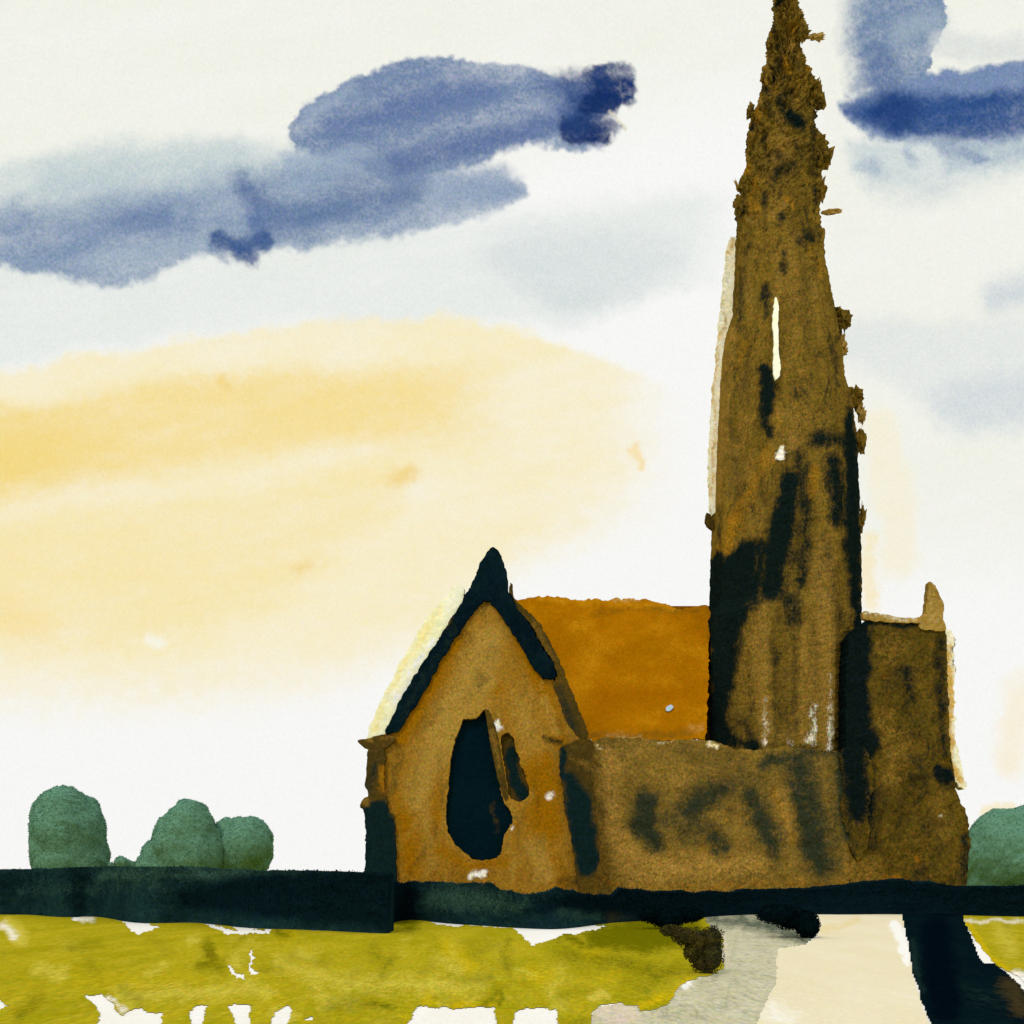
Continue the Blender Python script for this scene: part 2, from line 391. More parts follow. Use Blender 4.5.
# cross-wing roof behind the gable
def prism_roof(name, x0, x1, zt, xr, zr, y0, y1, mat, parent):
    v = [(x0, y0, zt), (xr, y0, zr), (x1, y0, zt), (x0, y1, zt), (xr, y1, zr), (x1, y1, zt)]
    me = mesh(name, v, [(0, 1, 2), (3, 5, 4), (0, 3, 4, 1), (1, 4, 5, 2), (0, 2, 5, 3)], False)
    return link(name, me, mat, parent)
prism_roof('wing_roof', X(386, 59), X(583, 59), Z(742, 59), X(491, 59), Z(600, 59), GY + 1.02, GY + 12, M_roof, church)

# nave: wall and big orange roof
ny = 60.0
nave_out = [(586, 925), (588, 770), (590, 742), (610, 737), (645, 738), (672, 741), (700, 739), (712, 741), (724, 746), (738, 750), (765, 749),
            (790, 746), (820, 750), (850, 752), (850, 925)]
n_str = [
    ('dark', [(646, 800), (643, 822), (652, 843)], [7, 9, 6], 6, .85), ('dark', [(652, 850), (662, 838)], 5, 5, .6),
    ('dark', [(690, 812), (715, 795), (735, 782)], [10, 12, 6], 11, .62), ('dark', [(700, 826), (722, 850)], 10, 9, .6),
    ('dark', [(712, 851), (725, 850)], 5, 4, .7),
    ('dark', [(752, 800), (762, 825), (768, 845)], [8, 10, 6], 7, .85), ('dark', [(765, 765), (782, 758), (800, 760)], 7, 6, .8),
    ('dark', [(790, 780), (802, 815), (812, 845), (822, 872)], [4, 8, 12, 6], 6, .95), ('dark', [(805, 770), (815, 800)], 6, 6, .8),
    ('dark', [(832, 760), (836, 800), (834, 840)], 6, 8, .55), ('dark', [(820, 845), (810, 825)], 10, 6, .9),
    ('warm', [(610, 885), (700, 888), (790, 884), (845, 882)], 3, 7, .5), ('warm', [(775, 790), (795, 840)], 4, 4, .5),
    ('light', [(605, 770), (610, 830), (640, 868), (760, 865)], [12, 14, 14, 10], 12, .75), ('light', [(670, 780), (690, 785)], 10, 10, .4),
    ('light', [(608, 755), (620, 765)], 8, 6, .6),
    ('pale', [(660, 742), (700, 738)], .3, 1.5, .7), ('pale', [(709, 742), (713, 746)], 2.5, 2, 1), ('pale', [(592, 743), (598, 748)], 1, 2, .6),
    ('dark', [(648, 800), (645, 825), (656, 845)], [11, 13, 9], 8, 1), ('dark', [(655, 815), (690, 830)], 16, 14, .55), ('dark', [(690, 812), (700, 800), (725, 790)], [16, 17, 12], 14, .85), ('dark', [(710, 830), (722, 848)], 11, 10, .7), ('dark', [(752, 795), (762, 820), (775, 850)], [13, 14, 9], 11, .82), ('dark', [(800, 770), (822, 865)], 17, 12, .8), ('light', [(782, 790), (790, 830)], 4, 5, .7),
    ('dark', [(800, 752), (850, 756)], 7, 8, .75), ('dark', [(844, 752), (846, 800), (847, 835)], [7, 9, 6], 5, 1), ('dark', [(836, 760), (838, 830)], 12, 12, .5), ('dark', [(680, 750), (730, 760)], 10, 14, .35)]
n_str += dabs(34, (600, 755, 845, 880), ['dark', 'light', 'dark', 'warm'], 5, r=(1.5, 5), length=(6, 30), ang=(45, 130), soft=(4, 8), st=(.25, .5))
slab('nave_wall', nave_out, ny, .9, M_nave, church, rag=1.2, seed=31, strokes=n_str, step=3, relief=.12)
# roof: sloping sheet of tiles with a ragged ridge
rp = [(500, 596), (520, 600), (545, 595), (575, 600), (600, 600), (640, 598), (665, 603), (675, 610), (690, 609), (712, 606), (709, 640), (708, 700), (707, 741), (700, 738), (672, 742), (640, 738), (600, 742), (560, 742), (500, 742)]
def roof_y(px, py): return ny + .2 + (742 - py) / (742 - 600) * 5.6
slab('nave_roof', rp, 0, .35, M_roof, church, rag=1.4, seed=33, relief=.04, yfun=roof_y, step=3,
     strokes=[('pale', [(600, 599), (660, 597)], 2.5, 3, .45), ('light', [(540, 598), (600, 602), (680, 609)], 3, 4, .8),
              ('dark', [(590, 612), (640, 609), (700, 613)], 1.6, 3, .7), ('dark', [(590, 735), (640, 737), (690, 733)], 5, 4, .55),
              ('pale', [(610, 734), (632, 732)], 2, 4, .35), ('pale', [(688, 731), (706, 724)], 2, 6, .4), ('warm', [(600, 700), (690, 690)], 14, 14, .6), ('light', [(575, 690), (600, 640)], 12, 14, .6), ('pale', [(602, 737), (640, 739)], 2, 4, .5)]
     + dabs(16, (560, 615, 700, 725), ['light', 'warm'], 14, r=(3, 9), length=(10, 40), ang=(-10, 10), soft=(6, 12), st=(.3, .6)))
slab('roof_light', [(666, 707), (671, 704), (674, 707), (670, 711), (666, 711)], 0, .2, None, church, rag=.2, seed=34,
     yfun=lambda a, b: roof_y(a, b) - .18, res=.8)
mm = bpy.data.materials.new('skylight_glass'); mm.use_nodes = True
mm.node_tree.nodes['Principled BSDF'].inputs['Base Color'].default_value = lin(150, 175, 190, 1.2)
bpy.data.objects['roof_light'].data.materials.append(mm)
# far slope and end of the nave roof so that it is a solid from the side
link('rear_roof', mesh('rear_roof', [(X(500, 65.8), 65.8, Z(606, 65.8)), (X(709, 65.8), 65.8, Z(606, 65.8)), (X(709, 65.8), 71.5, Z(742, 60)), (X(500, 65.8), 71.5, Z(742, 60))],
                   [(0, 1, 2, 3)], False), M_roof, church)

# right hand block with pinnacle
blk = [(846, 925), (846, 640), (858, 626), (866, 620), (900, 622), (918, 623), (932, 624), (946, 627), (947, 660),
       (948, 700), (949, 740), (952, 765), (956, 790), (966, 812), (971, 845), (968, 872), (963, 925)]
b_str = [
    ('dark', [(858, 626), (854, 680), (858, 740), (864, 745)], [14, 15, 18, 16], 5, 1), ('dark', [(866, 622), (900, 625), (918, 624)], 3, 3, .95),
    ('dark', [(858, 745), (866, 790), (860, 835)], [14, 11, 12], 7, .9), ('dark', [(880, 790), (872, 850)], 8, 10, .5), ('dark', [(915, 760), (925, 790)], 8, 9, .5), ('dark', [(848, 700), (850, 838)], 11, 5, 1), ('light', [(850, 850), (852, 895)], 9, 7, 1), ('light', [(862, 862), (880, 890)], 7, 8, .7), ('dark', [(905, 670), (912, 700)], 7, 8, .7),
    ('dark', [(940, 640), (940, 700), (943, 750)], 5, 5, .7), ('dark', [(938, 772), (950, 775)], 7, 4, .95), ('dark', [(967, 840), (964, 880)], 5, 5, .7),
    ('dark', [(905, 800), (925, 830)], 12, 14, .45), ('dark', [(940, 850), (900, 890)], 8, 10, .5),
    ('light', [(880, 720), (900, 750), (890, 780)], 12, 12, .6), ('light', [(890, 650)], 16, 14, .5), ('light', [(872, 860), (850, 880)], 9, 9, .6),
    ('warm', [(918, 856)], 5, 5, .75), ('warm', [(860, 886), (900, 880)], 4, 5, .8), ('light', [(938, 800), (945, 830)], 10, 10, .5), ('pale', [(943, 817)], 1.6, 1, 1),
    ('light', [(932, 605), (940, 620)], 8, 5, .8)]
b_str += dabs(30, (870, 635, 955, 885), ['dark', 'light', 'dark'], 6, r=(1.5, 5), length=(4, 22), ang=(40, 140), soft=(4, 8), st=(.25, .55))
slab('chancel_block', blk, ny + .1, 8.0, M_block, church, rag=1.2, seed=35, strokes=b_str, relief=.12, step=3)
slab('buttress', [(838, 756), (844, 744), (858, 743), (868, 750), (874, 785), (868, 812), (870, 832), (861, 862), (852, 858), (848, 830), (840, 815), (843, 785)], ny - .12, .6, M_block, church,
     rag=2.2, seed=47, strokes=[('dark', [(852, 745), (858, 790), (858, 815)], [12, 14, 8], 8, 1), ('dark', [(845, 780), (850, 830)], 6, 8, .6), ('dark', [(858, 845)], 5, 6, .6)])
slab('pinnacle', [(918, 627), (924, 618), (927, 604), (928, 585), (930, 581), (936, 587), (941, 598), (945, 607), (943, 616), (947, 632), (930, 630)], ny - .05, .5, M_ochre, church, rag=.8,
     seed=36, strokes=[('warm', [(934, 596)], 3, 3, .8)])
slab('parapet', [(862, 611), (872, 612), (884, 615), (905, 618), (920, 617), (927, 612), (926, 624), (905, 623), (885, 622), (864, 620)], ny - .02, .35, M_ochre, church,
     rag=.8, seed=37, strokes=[('pale', [(868, 613), (915, 619)], 2, 3, .6), ('dark', [(895, 622)], 2, 3, .6)])
slab('edge_strip', [(946, 626), (953, 632), (955, 650), (954, 700), (955, 735), (959, 750), (963, 772), (968, 790), (957, 784), (951, 762), (948, 735), (946, 700), (946, 660)],
     ny + .3, .8, M_halo, church, rag=1.6, seed=38,  # pale outline along the block's edge, built as a strip
     strokes=[('warm', [(949, 650), (950, 760), (960, 778)], 4, 3, .8), ('dark', [(954, 640), (956, 670)], 2, 2, .7)])

# tower and spire: one lofted, ragged octagonal body
TY = 65.6
prof = [(900, 697, 862), (745, 698, 862), (700, 699, 863), (640, 700, 863), (620, 700, 863), (606, 709, 863), (560, 710, 863), (500, 712, 861), (440, 714, 858), (405, 716, 853), (380, 718, 846),
        (345, 720, 842), (320, 725, 838), (303, 731, 834), (270, 733, 828), (240, 735, 823), (210, 737, 821), (190, 738, 820), (170, 742, 823),
        (150, 746, 826), (130, 748, 816), (110, 752, 814), (90, 760, 817), (70, 763, 809), (48, 771, 798), (40, 770, 799), (28, 774, 806), (10, 777, 798),
        (-5, 777, 794), (-25, 781, 792), (-50, 785, 790)]
pr = np.array(prof, float)[::-1]
def tprof(py):
    l = np.interp(py, pr[:, 0], pr[:, 1]); r = np.interp(py, pr[:, 0], pr[:, 2])
    return l, r
RINGS = np.arange(900, -50.1, -1.6); NA = 112
ang = np.linspace(0, 2 * np.pi, NA, endpoint=False)
sq = 1 / np.maximum(np.maximum(np.abs(np.cos(ang)), np.abs(np.sin(ang))), (np.abs(np.cos(ang)) + np.abs(np.sin(ang))) / 1.45)
V = []; PP = []
for i, py in enumerate(RINGS):
    l, r = tprof(py); hw = (r - l) / 2; cx = (l + r) / 2
    R = hw * TY / F; kk = .42 * R
    xr = X(r, TY - kk); xl = X(l, TY + kk)
    R = (xr - xl) / 2; xc = (xr + xl) / 2 - .03; Ys = TY - kk; z = Z(py, TY - .2 * R)
    up = np.clip((260 - py) / 200, 0, 1)
    amp = (1.1 + 3.8 * up) * Ys / F
    nx = np.cos(ang) * 3; nz = np.sin(ang) * 3
    n1 = fbm(nx * 1.3 + 50, py / 9 + nz * 2.1, 21, 4); n2 = fbm(nx * 4 + 9, py / 3.0 + nz * 5, 23, 3)
    # shallow vertical fluting of the shafts
    flut = .05 * np.clip((py - 260) / 200, 0, 1) * np.sin(ang * 16 + .6)
    amp = amp * (.55 + .45 * np.clip((330 - py) / 60, 0, 1)); n3 = fbm(nx * 9 + 3, py / 1.7 + nz * 9, 27, 2)
    rr = np.maximum(R * sq + amp * (n1 * 1.3 + n2 * 1.2 + n3 * .5) * np.minimum(1, R / .3) + flut, .02)
    for k in range(NA):
        V.append((xc + rr[k] * math.cos(ang[k]), TY + rr[k] * math.sin(ang[k]), z)); PP.append(py)
V = np.array(V); Fc = []
nr = len(RINGS)
for i in range(nr - 1):
    for k in range(NA):
        k2 = (k + 1) % NA
        Fc.append((i * NA + k, i * NA + k2, (i + 1) * NA + k2, (i + 1) * NA + k))
Fc.append(tuple((nr - 1) * NA + k for k in range(NA)))
me = mesh('spire', V, Fc, False)
t_str = [
    ('light', [(763, 610), (764, 740)], [6, 7], 6, .95), ('light', [(806, 625), (803, 740)], 5, 5, .8), ('light', [(823, 545), (828, 650), (824, 742)], [9, 11, 8], 7, .85),
    ('light', [(740, 690), (738, 742)], 5, 6, .5), ('light', [(790, 630), (788, 700)], 4, 5, .55), ('dark', [(775, 640), (777, 735)], 3, 4, .6), ('dark', [(796, 640), (797, 740)], 2.5, 4, .5), ('dark', [(815, 610), (815, 700)], 2, 4, .4), ('dark', [(742, 270), (738, 330)], 5, 5, .5),
    ('dark', [(748, 350), (744, 400)], 6, 8, .45), ('dark', [(810, 330), (812, 390)], 6, 9, .4), ('dark', [(824, 540), (838, 620)], 7, 9, .5), ('dark', [(760, 220), (800, 235)], 6, 8, .4), ('dark', [(765, 140), (770, 175)], 6, 6, .5),
    ('dark', [(810, 145), (816, 165)], 6, 6, .5), ('dark', [(805, 270), (808, 320)], 5, 7, .4), ('dark', [(775, 100), (782, 120)], 5, 5, .5), ('dark', [(735, 460), (740, 510)], 7, 8, .4), ('dark', [(758, 470), (765, 500)], 5, 6, .45),
    ('light', [(750, 255), (746, 300)], 5, 5, .5), ('light', [(790, 240), (795, 300)], 8, 8, .5), ('light', [(795, 320), (790, 370)], 6, 8, .5), ('light', [(815, 560), (812, 600)], 6, 6, .6), ('light', [(745, 420), (735, 480)], 8, 8, .5),
    ('warm', [(785, 60), (790, 72)], 3, 3, .7), ('warm', [(757, 180), (750, 200)], 3, 4, .6), ('warm', [(727, 345), (722, 400)], 2, 3, .7),
    ('dark', [(748, 548), (738, 575), (726, 640), (720, 690), (718, 740)], [10, 20, 14, 12, 10], 6, 1), ('dark', [(760, 545), (752, 600)], 8, 7, .9),  # shadow on the spire's lower left, painted in as dark strokes
    ('dark', [(718, 560), (714, 640)], 8, 3, .9), ('dark', [(718, 735), (755, 748)], 8, 6, .8),
    ('dark', [(790, 478), (782, 530), (772, 590)], [10, 14, 12], 6, .95), ('dark', [(800, 455), (806, 520), (800, 580)], [8, 8, 10], 8, .7),
    ('dark', [(790, 600), (793, 620)], 10, 10, .7),
    ('dark', [(850, 410), (852, 470), (852, 540), (858, 600), (860, 660)], [4, 9, 8, 6, 6], 4, .95), ('dark', [(815, 440), (842, 440), (850, 450)], 8, 8, .8),
    ('dark', [(832, 460), (838, 520)], 9, 7, .85), ('dark', [(768, 284), (764, 300), (765, 318)], [2, 5, 2], 4, .75), ('dark', [(764, 370), (768, 395), (766, 425), (770, 440)], [6, 9, 5, 3], 4, .9),
    ('dark', [(843, 330), (832, 345), (838, 385)], 2, 3, .7), ('dark', [(771, 75)], 5, 4, .9), ('dark', [(790, 116), (800, 122)], 8, 5, .9), ('dark', [(778, 172), (792, 165)], 8, 9, .7),
    ('dark', [(745, 210)], 5, 4, .8), ('dark', [(778, 2), (797, -10)], 3, 3, .9), ('dark', [(790, 88), (786, 95)], 4, 4, .7),
    ('dark', [(700, 300), (780, 240), (850, 210)], 1, 2, .3), ('dark', [(855, 640), (852, 740)], 12, 5, .95), ('dark', [(742, 722), (752, 745)], 8, 8, .6),
    ('dark', [(780, 700), (788, 735)], 5, 7, .55),
    ('light', [(728, 330), (722, 430), (716, 500)], 6, 5, .85), ('light', [(785, 415), (800, 425), (790, 450)], 12, 12, .65), ('light', [(785, 140), (778, 160)], 7, 8, .8),
    ('light', [(782, 205), (775, 215)], 5, 5, .8), ('light', [(757, 640), (763, 700), (766, 742)], [10, 7, 5], 7, .8),
    ('light', [(820, 560), (826, 640), (815, 700)], [14, 15, 12], 10, .7), ('light', [(794, 100), (792, 112)], 4, 4, .7), ('light', [(740, 650), (735, 690)], 6, 8, .3),
    ('light', [(735, 440), (760, 520)], 14, 14, .4), ('light', [(778, 250), (779, 300)], 1.5, 1.5, .8), ('warm', [(768, 455), (735, 520), (722, 560)], 7, 6, .6),
    ('warm', [(815, 470), (808, 500)], 4, 4, .7), ('warm', [(722, 680), (750, 700)], 3, 6, .3),
    ('warm', [(750, 130), (758, 118)], 3, 3, .7), ('pale', [(766, 700), (767, 745)], [.5, 2.5], 3, .62), ('pale', [(813, 705), (811, 742)], [1, 4], 4, .66),
    ('pale', [(829, 675), (830, 748)], [.5, 2.5], 3, .62), ('pale', [(778, 457), (783, 448)], 3, 1.5, 1), 
    ('pale', [(790, 742)], 3, 4, .5), ('light', [(775, 735), (820, 738)], 6, 6, .7)]
t_str += dabs(46, (728, 250, 845, 470), ['dark', 'light', 'dark', 'light', 'warm'], 9, r=(1.2, 4.5), length=(6, 34), ang=(75, 105), soft=(3, 7), st=(.3, .65))
t_str += dabs(80, (742, 20, 824, 250), ['dark', 'dark', 'light', 'dark', 'dark', 'warm'], 10, r=(1.5, 6), length=(2, 14), ang=(40, 140), soft=(2, 6), st=(.4, .75))
t_str += dabs(30, (740, 480, 855, 740), ['light', 'dark'], 12, r=(1, 3.5), length=(14, 50), ang=(84, 96), soft=(3, 6), st=(.3, .55))
# the front faces of the tower sit nearer than its axis: use the true image of each front point
ppx = V[:, 0] / V[:, 1] * F + CX; ppy = HY - (V[:, 2] - CH) / V[:, 1] * F
back = V[:, 1] > TY
ppx = np.where(back, V[:, 0] / TY * F + CX, ppx); ppy = np.where(back, HY - (V[:, 2] - CH) / TY * F, ppy)
set_masks(me, ppx, ppy, t_str)
spire = link('spire', me, M_tower, church)

def t_front(px, py):
    px = np.asarray(px, float); py = np.asarray(py, float)
    l, r = tprof(py + 2); hw = (r - l) / 2 * TY / F
    return TY - hw * 1.02 - .45
slab('lancet', [(774, 300), (776, 296), (779, 306), (778, 330), (779, 352), (781, 366), (780, 378), (775, 380), (773, 366), (774, 345), (773, 325)], 0, .15,
     M_cream, spire, rag=.7, seed=41, yfun=t_front, res=1.0, relief=.01)
crock = [(820, 158, 9, 10), (814, 150, 9, 12), (816, 98, 7, 12), (812, 88, 6, 9), (755, 142, 7, 10), (744, 185, 5, 7), (766, 76, 5, 8), (771, 45, 4, 5), (803, 34, 6, 5),
         (800, 62, 5, 7), (843, 321, 7, 9), (837, 312, 6, 4), (854, 396, 7, 8), (846, 402, 8, 5), (820, 190, 5, 8), (820, 236, 4, 9), (750, 112, 4, 6), (860, 440, 4, 10),
         (738, 205, 4, 8), (862, 520, 3, 12)]
for i, (a, b, rx, ry) in enumerate(crock):
    lump('crocket', a, b, rx, ry, TY - 1.0, M_tower, spire, seed=i * 3 + 1, rough=1.25)
for i, (a, b, rx, ry, le) in enumerate([(815, 37, 8, 2.6, 0), (833, 212, 8, 2.2, 1.4), (841, 344, 4, 9, 0), (840, 368, 3, 10, 0), (858, 404, 4, 7, 0), (862, 415, 3, 8, 0), (843, 352, 4, 4, 0),
                                        (739, 188, 2, 6, -.5)]):
    lump('crocket', a, b, rx, ry, TY - .6, M_ochre, spire, seed=i * 5 + 90, rough=1.3, lean=le)
slab('edge_strip', [(729, 236), (741, 240), (739, 280), (737, 305), (733, 322), (728, 345), (725, 380), (722, 420), (719, 450), (718, 490), (717, 510), (712, 516), (709, 480), (711, 440), (713, 400), (717, 350),
                      (722, 300), (726, 260)], TY + .9, .6, M_halo, spire, rag=1.0, seed=43,  # pale outline beside the tower's left edge, built as a strip
     strokes=[('warm', [(726, 300), (717, 350), (712, 500)], 2, 2, .6), ('dark', [(728, 255), (722, 330)], 1, 2, .5), ('warm', [(731, 240), (730, 250)], 2, 3, .9)])
slab('edge_strip', [(706, 512), (712, 515), (714, 530), (706, 524)], TY + .8, .4, M_umber, spire, rag=.5, seed=45, res=.8)

# ------------------------------------------------------------------ leafy things
def leaves(n, cen, rad, size, seed, V, Fa, shell=.75):
    r = np.random.default_rng(seed)
    d = r.normal(size=(n, 3)); d /= np.linalg.norm(d, axis=1)[:, None]
    d[:, 1] = -np.abs(d[:, 1]) * np.where(r.random(n) < .7, 1, -1)
    rr = shell + (1.06 - shell) * r.random(n) ** .7
    nz = 1 + .12 * fbm(d[:, 0] * 3 + seed, d[:, 2] * 3 + d[:, 1], seed, 3)
    p = np.array(cen) + d * np.array(rad) * (rr * nz)[:, None]
    a = r.normal(size=(n, 3)); a /= np.linalg.norm(a, axis=1)[:, None]
    b = np.cross(a, r.normal(size=(n, 3))); b /= np.linalg.norm(b, axis=1)[:, None]
    s = size * (.6 + .8 * r.random(n))
    for i in range(n):
        k = len(V); A = a[i] * s[i]; B = b[i] * s[i] * .6
        V.extend([p[i] - A, p[i] - B, p[i] + A, p[i] + B]); Fa.append((k, k + 1, k + 2, k + 3))

def core(cen, rad, seed, V, Fa, k=.88, nu=28, nv=16):
    b = len(V)
    for j in range(nv + 1):
        th = math.pi * j / nv
        for i in range(nu):
            ph = 2 * math.pi * i / nu
            d = (math.sin(th) * math.cos(ph), math.sin(th) * math.sin(ph), math.cos(th))
            q = k * (1 + .09 * float(fbm(d[0] * 3 + seed, d[2] * 3 + d[1], seed, 3)) + .03 * float(fbm(d[0] * 11 + seed, d[2] * 11 + d[1] * 5, seed + 3, 2)))
            V.append(np.array([cen[0] + d[0] * rad[0] * q, cen[1] + d[1] * rad[1] * q, cen[2] + d[2] * rad[2] * q]))
    for j in range(nv):
        for i in range(nu):
            i2 = (i + 1) % nu
            Fa.append((b + j * nu + i, b + (j + 1) * nu + i, b + (j + 1) * nu + i2, b + j * nu + i2))

def tube(p0, p1, r0, r1, V, Fa, n=8):
    b = len(V); p0 = Vector(p0); p1 = Vector(p1); ax = (p1 - p0).normalized()
    u = ax.orthogonal().normalized(); w = ax.cross(u)
    for p, r in ((p0, r0), (p1, r1)):
        for i in range(n):
            a = 2 * math.pi * i / n; q = p + u * r * math.cos(a) + w * r * math.sin(a); V.append(np.array(q))
    for i in range(n):
        j = (i + 1) % n; Fa.append((b + i, b + j, b + n + j, b + n + i))

def crown_mesh(V, Fa, leaf, seed, n):
    tmp = mesh('tmp', V, Fa, True); o = bpy.data.objects.new('tmp', tmp); col.objects.link(o)
    m = o.modifiers.new('r', 'REMESH'); m.mode = 'VOXEL'; m.voxel_size = .16
    m = o.modifiers.new('s', 'SMOOTH'); m.iterations = 14; m.factor = .6
    ev = o.evaluated_get(bpy.context.evaluated_depsgraph_get()); em_ = ev.to_mesh()
    co_ = np.zeros(len(em_.vertices) * 3); em_.vertices.foreach_get('co', co_); co_ = co_.reshape(-1, 3)
    no_ = np.zeros(len(em_.vertices) * 3); em_.vertices.foreach_get('normal', no_); no_ = no_.reshape(-1, 3)
    fs = [tuple(p.vertices) for p in em_.polygons]
    ev.to_mesh_clear(); bpy.data.objects.remove(o); bpy.data.meshes.remove(tmp)
    d = .22 * fbm(co_[:, 0] * 1.1 + seed, co_[:, 2] * 1.1 + co_[:, 1] * .7, seed, 4) + .07 * fbm(co_[:, 0] * 5, co_[:, 2] * 5 + co_[:, 1] * 3, seed + 2, 3)
    co_ = co_ + no_ * d[:, None]
    V2 = list(co_); r = np.random.default_rng(seed)
    pick = r.integers(0, len(co_), n)
    for i_ in pick:
        a = r.normal(size=3); a -= no_[i_] * (a @ no_[i_]) * .8; a /= np.linalg.norm(a); b = np.cross(no_[i_] + .5 * r.normal(size=3), a); b /= np.linalg.norm(b)
        s_ = leaf * (.6 + .9 * r.random()); p = co_[i_] + no_[i_] * r.uniform(-.02, .07); k = len(V2)
        V2 += [p - a * s_, p - b * s_ * .6, p + a * s_, p + b * s_ * .6]; fs.append((k, k + 1, k + 2, k + 3))
    return mesh('crown', V2, fs, True)

def tree(lobes, D, label, seed, leaf=.07, dens=2000, name='tree', cat='tree', grp=None, tx=None):
    """lobes: (px, py, rx, ry) in hundredths of view; D distance of the tree"""
    s = D / F
    bx = X(tx if tx else lobes[0][0], D)
    t = thing(name, (bx, D, 0), label, cat, grp)
    V = []; Fa = []
    for i, (a, b, rx, ry) in enumerate(lobes):
        dy = D + (i % 3 - 1) * .5
        cen = (X(a, dy), dy, Z(b, dy)); rad = (rx * s * .96, min(rx, ry) * s * .96, ry * s)
        core(cen, rad, seed + i, V, Fa, k=1.0, nu=44, nv=26)
    link('crown', crown_mesh(V, Fa, leaf, seed, int(dens * 6 * sum(l[2] * l[3] for l in lobes) / 4000)), M_tree, t)
    V = []; Fa = []
    top = Z(min(l[1] for l in lobes), D)
    tube((bx, D, -.1), (bx + .1, D, top * .45), .32, .2, V, Fa)
    for a, b, rx, ry in lobes[:4]:
        tube((bx + .1, D, top * .4), (X(a, D), D, Z(b, D)), .17, .06, V, Fa)
    link('trunk', mesh('trunk', V, Fa), M_bark, t)
    return t

G = 'trees on the horizon behind the dark hedge'
tree([(64, 826, 33, 40), (72, 832, 33, 40), (70, 856, 39, 40), (55, 845, 25, 50), (45, 815, 14, 20), (89, 815, 13, 19)], 92,
     'broad round-topped green tree farthest left, standing alone behind the dark hedge', 3, grp=G)
tree([(190, 828, 25, 30), (182, 842, 30, 32), (170, 856, 32, 22), (158, 866, 26, 14), (196, 852, 30, 32)], 92,
     'pointed green tree with a long left slope, behind the hedge beside a rounder tree', 23, grp=G)
tree([(246, 842, 28, 26), (234, 848, 30, 30), (250, 854, 22, 24)], 94.5,
     'low round-headed green tree leaning right, close to the right of a pointed tree', 43, grp=G)
tree([(121, 862, 8, 7), (130, 865, 9, 6), (112, 866, 7, 5)], 91, 'tiny green bush between the two groups of trees at left', 63, name='bush', cat='bush', dens=2500, leaf=.09, tx=121)
tree([(1010, 852, 46, 44), (1030, 850, 46, 43), (998, 866, 38, 42), (1050, 860, 44, 38)], 92,
     'rounded green tree at the right edge, partly behind the church end', 83, grp=G, dens=1100)

def hedge(label, xs, top, base, seed, mat, deep=1.3, leafn=9000, rg=.8):
    """clipped hedge: runs along its base line on the ground, own height at every point"""
    pxs = np.arange(xs[0], xs[1] + .1, 2.0)
    tb = np.interp(pxs, [p[0] for p in top], [p[1] for p in top]) + rg * (1.2 * fbm(pxs / 12, pxs * 0, seed) + 1.0 * fbm(pxs / 3, pxs * 0 + 5, seed))
    bb = np.interp(pxs, [p[0] for p in base], [p[1] for p in base]); ker = np.hanning(41); ker /= ker.sum(); bb = bb + .9 * fbm(pxs / 16, pxs * 0 + 3, seed + 5); bb = np.convolve(np.pad(bb, 20, mode='edge'), ker, mode='valid')
    d = CH * F / (bb - HY)
    zt = Z(tb, d)
    V = []; Fa = []; NR = 14
    for i, px in enumerate(pxs):
        x0 = X(px, d[i])
        for j in range(NR + 1):
            f = j / NR
            zz = zt[i] * f - .03
            yy = d[i] + .10 * float(fbm(px / 22, j * .35, seed + 9)) * (1 if 0 < j < NR else 0)
            V.append((x0, yy, zz))
        xb = x0 * (d[i] + deep) / d[i]
        V.append((x0, d[i] + deep, zt[i] - .04)); V.append((x0, d[i] + deep, -.03))
    st = NR + 3
    for i in range(len(pxs) - 1):
        for j in range(st - 1):
            a = i * st + j; Fa.append((a, a + st, a + st + 1, a + 1))
    Fa.append(tuple(range(st))); Fa.append(tuple(range((len(pxs) - 1) * st, len(pxs) * st))[::-1])
    V = [np.array(v) for v in V]
    r = np.random.default_rng(seed)
    for _ in range(leafn):
        i = r.integers(0, len(pxs)); f = r.random() ** .5
        c = np.array((X(pxs[i], d[i]), d[i] - .03 - .05 * r.random() + (r.random() * deep if f > .97 else 0), zt[i] * f))
        a = r.normal(size=3); a /= np.linalg.norm(a); b = np.cross(a, r.normal(size=3)); b /= np.linalg.norm(b)
        s = .02 + .025 * r.random(); k = len(V)
        V.extend([c - a * s, c - b * s * .6, c + a * s, c + b * s * .6]); Fa.append((k, k + 1, k + 2, k + 3))
    me = mesh('hedge', V, Fa, False)
    A = np.array(V); px = A[:, 0] / A[:, 1] * F + CX; py = HY - (A[:, 2] - CH) / A[:, 1] * F
    set_masks(me, px, py, hedge_str)
    o = link('hedge', me, mat); tag(o, label, 'hedge', 'dark hedges in front of the church')
    return o
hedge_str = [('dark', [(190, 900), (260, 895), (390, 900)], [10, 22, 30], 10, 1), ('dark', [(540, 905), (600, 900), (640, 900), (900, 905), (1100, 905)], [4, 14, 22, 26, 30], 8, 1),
             ('light', [(100, 876), (200, 874), (300, 878)], 6, 8, .7), ('light', [(420, 900), (460, 898), (520, 905)], [8, 14, 5], 9, .7), ('light', [(20, 890), (170, 885)], 6, 10, .35),
             ('warm', [(612, 915), (640, 912)], 5, 4, .7), ('light', [(560, 912), (600, 916)], 5, 5, .6), ('warm', [(650, 902), (655, 908)], 2, 2, .7)]
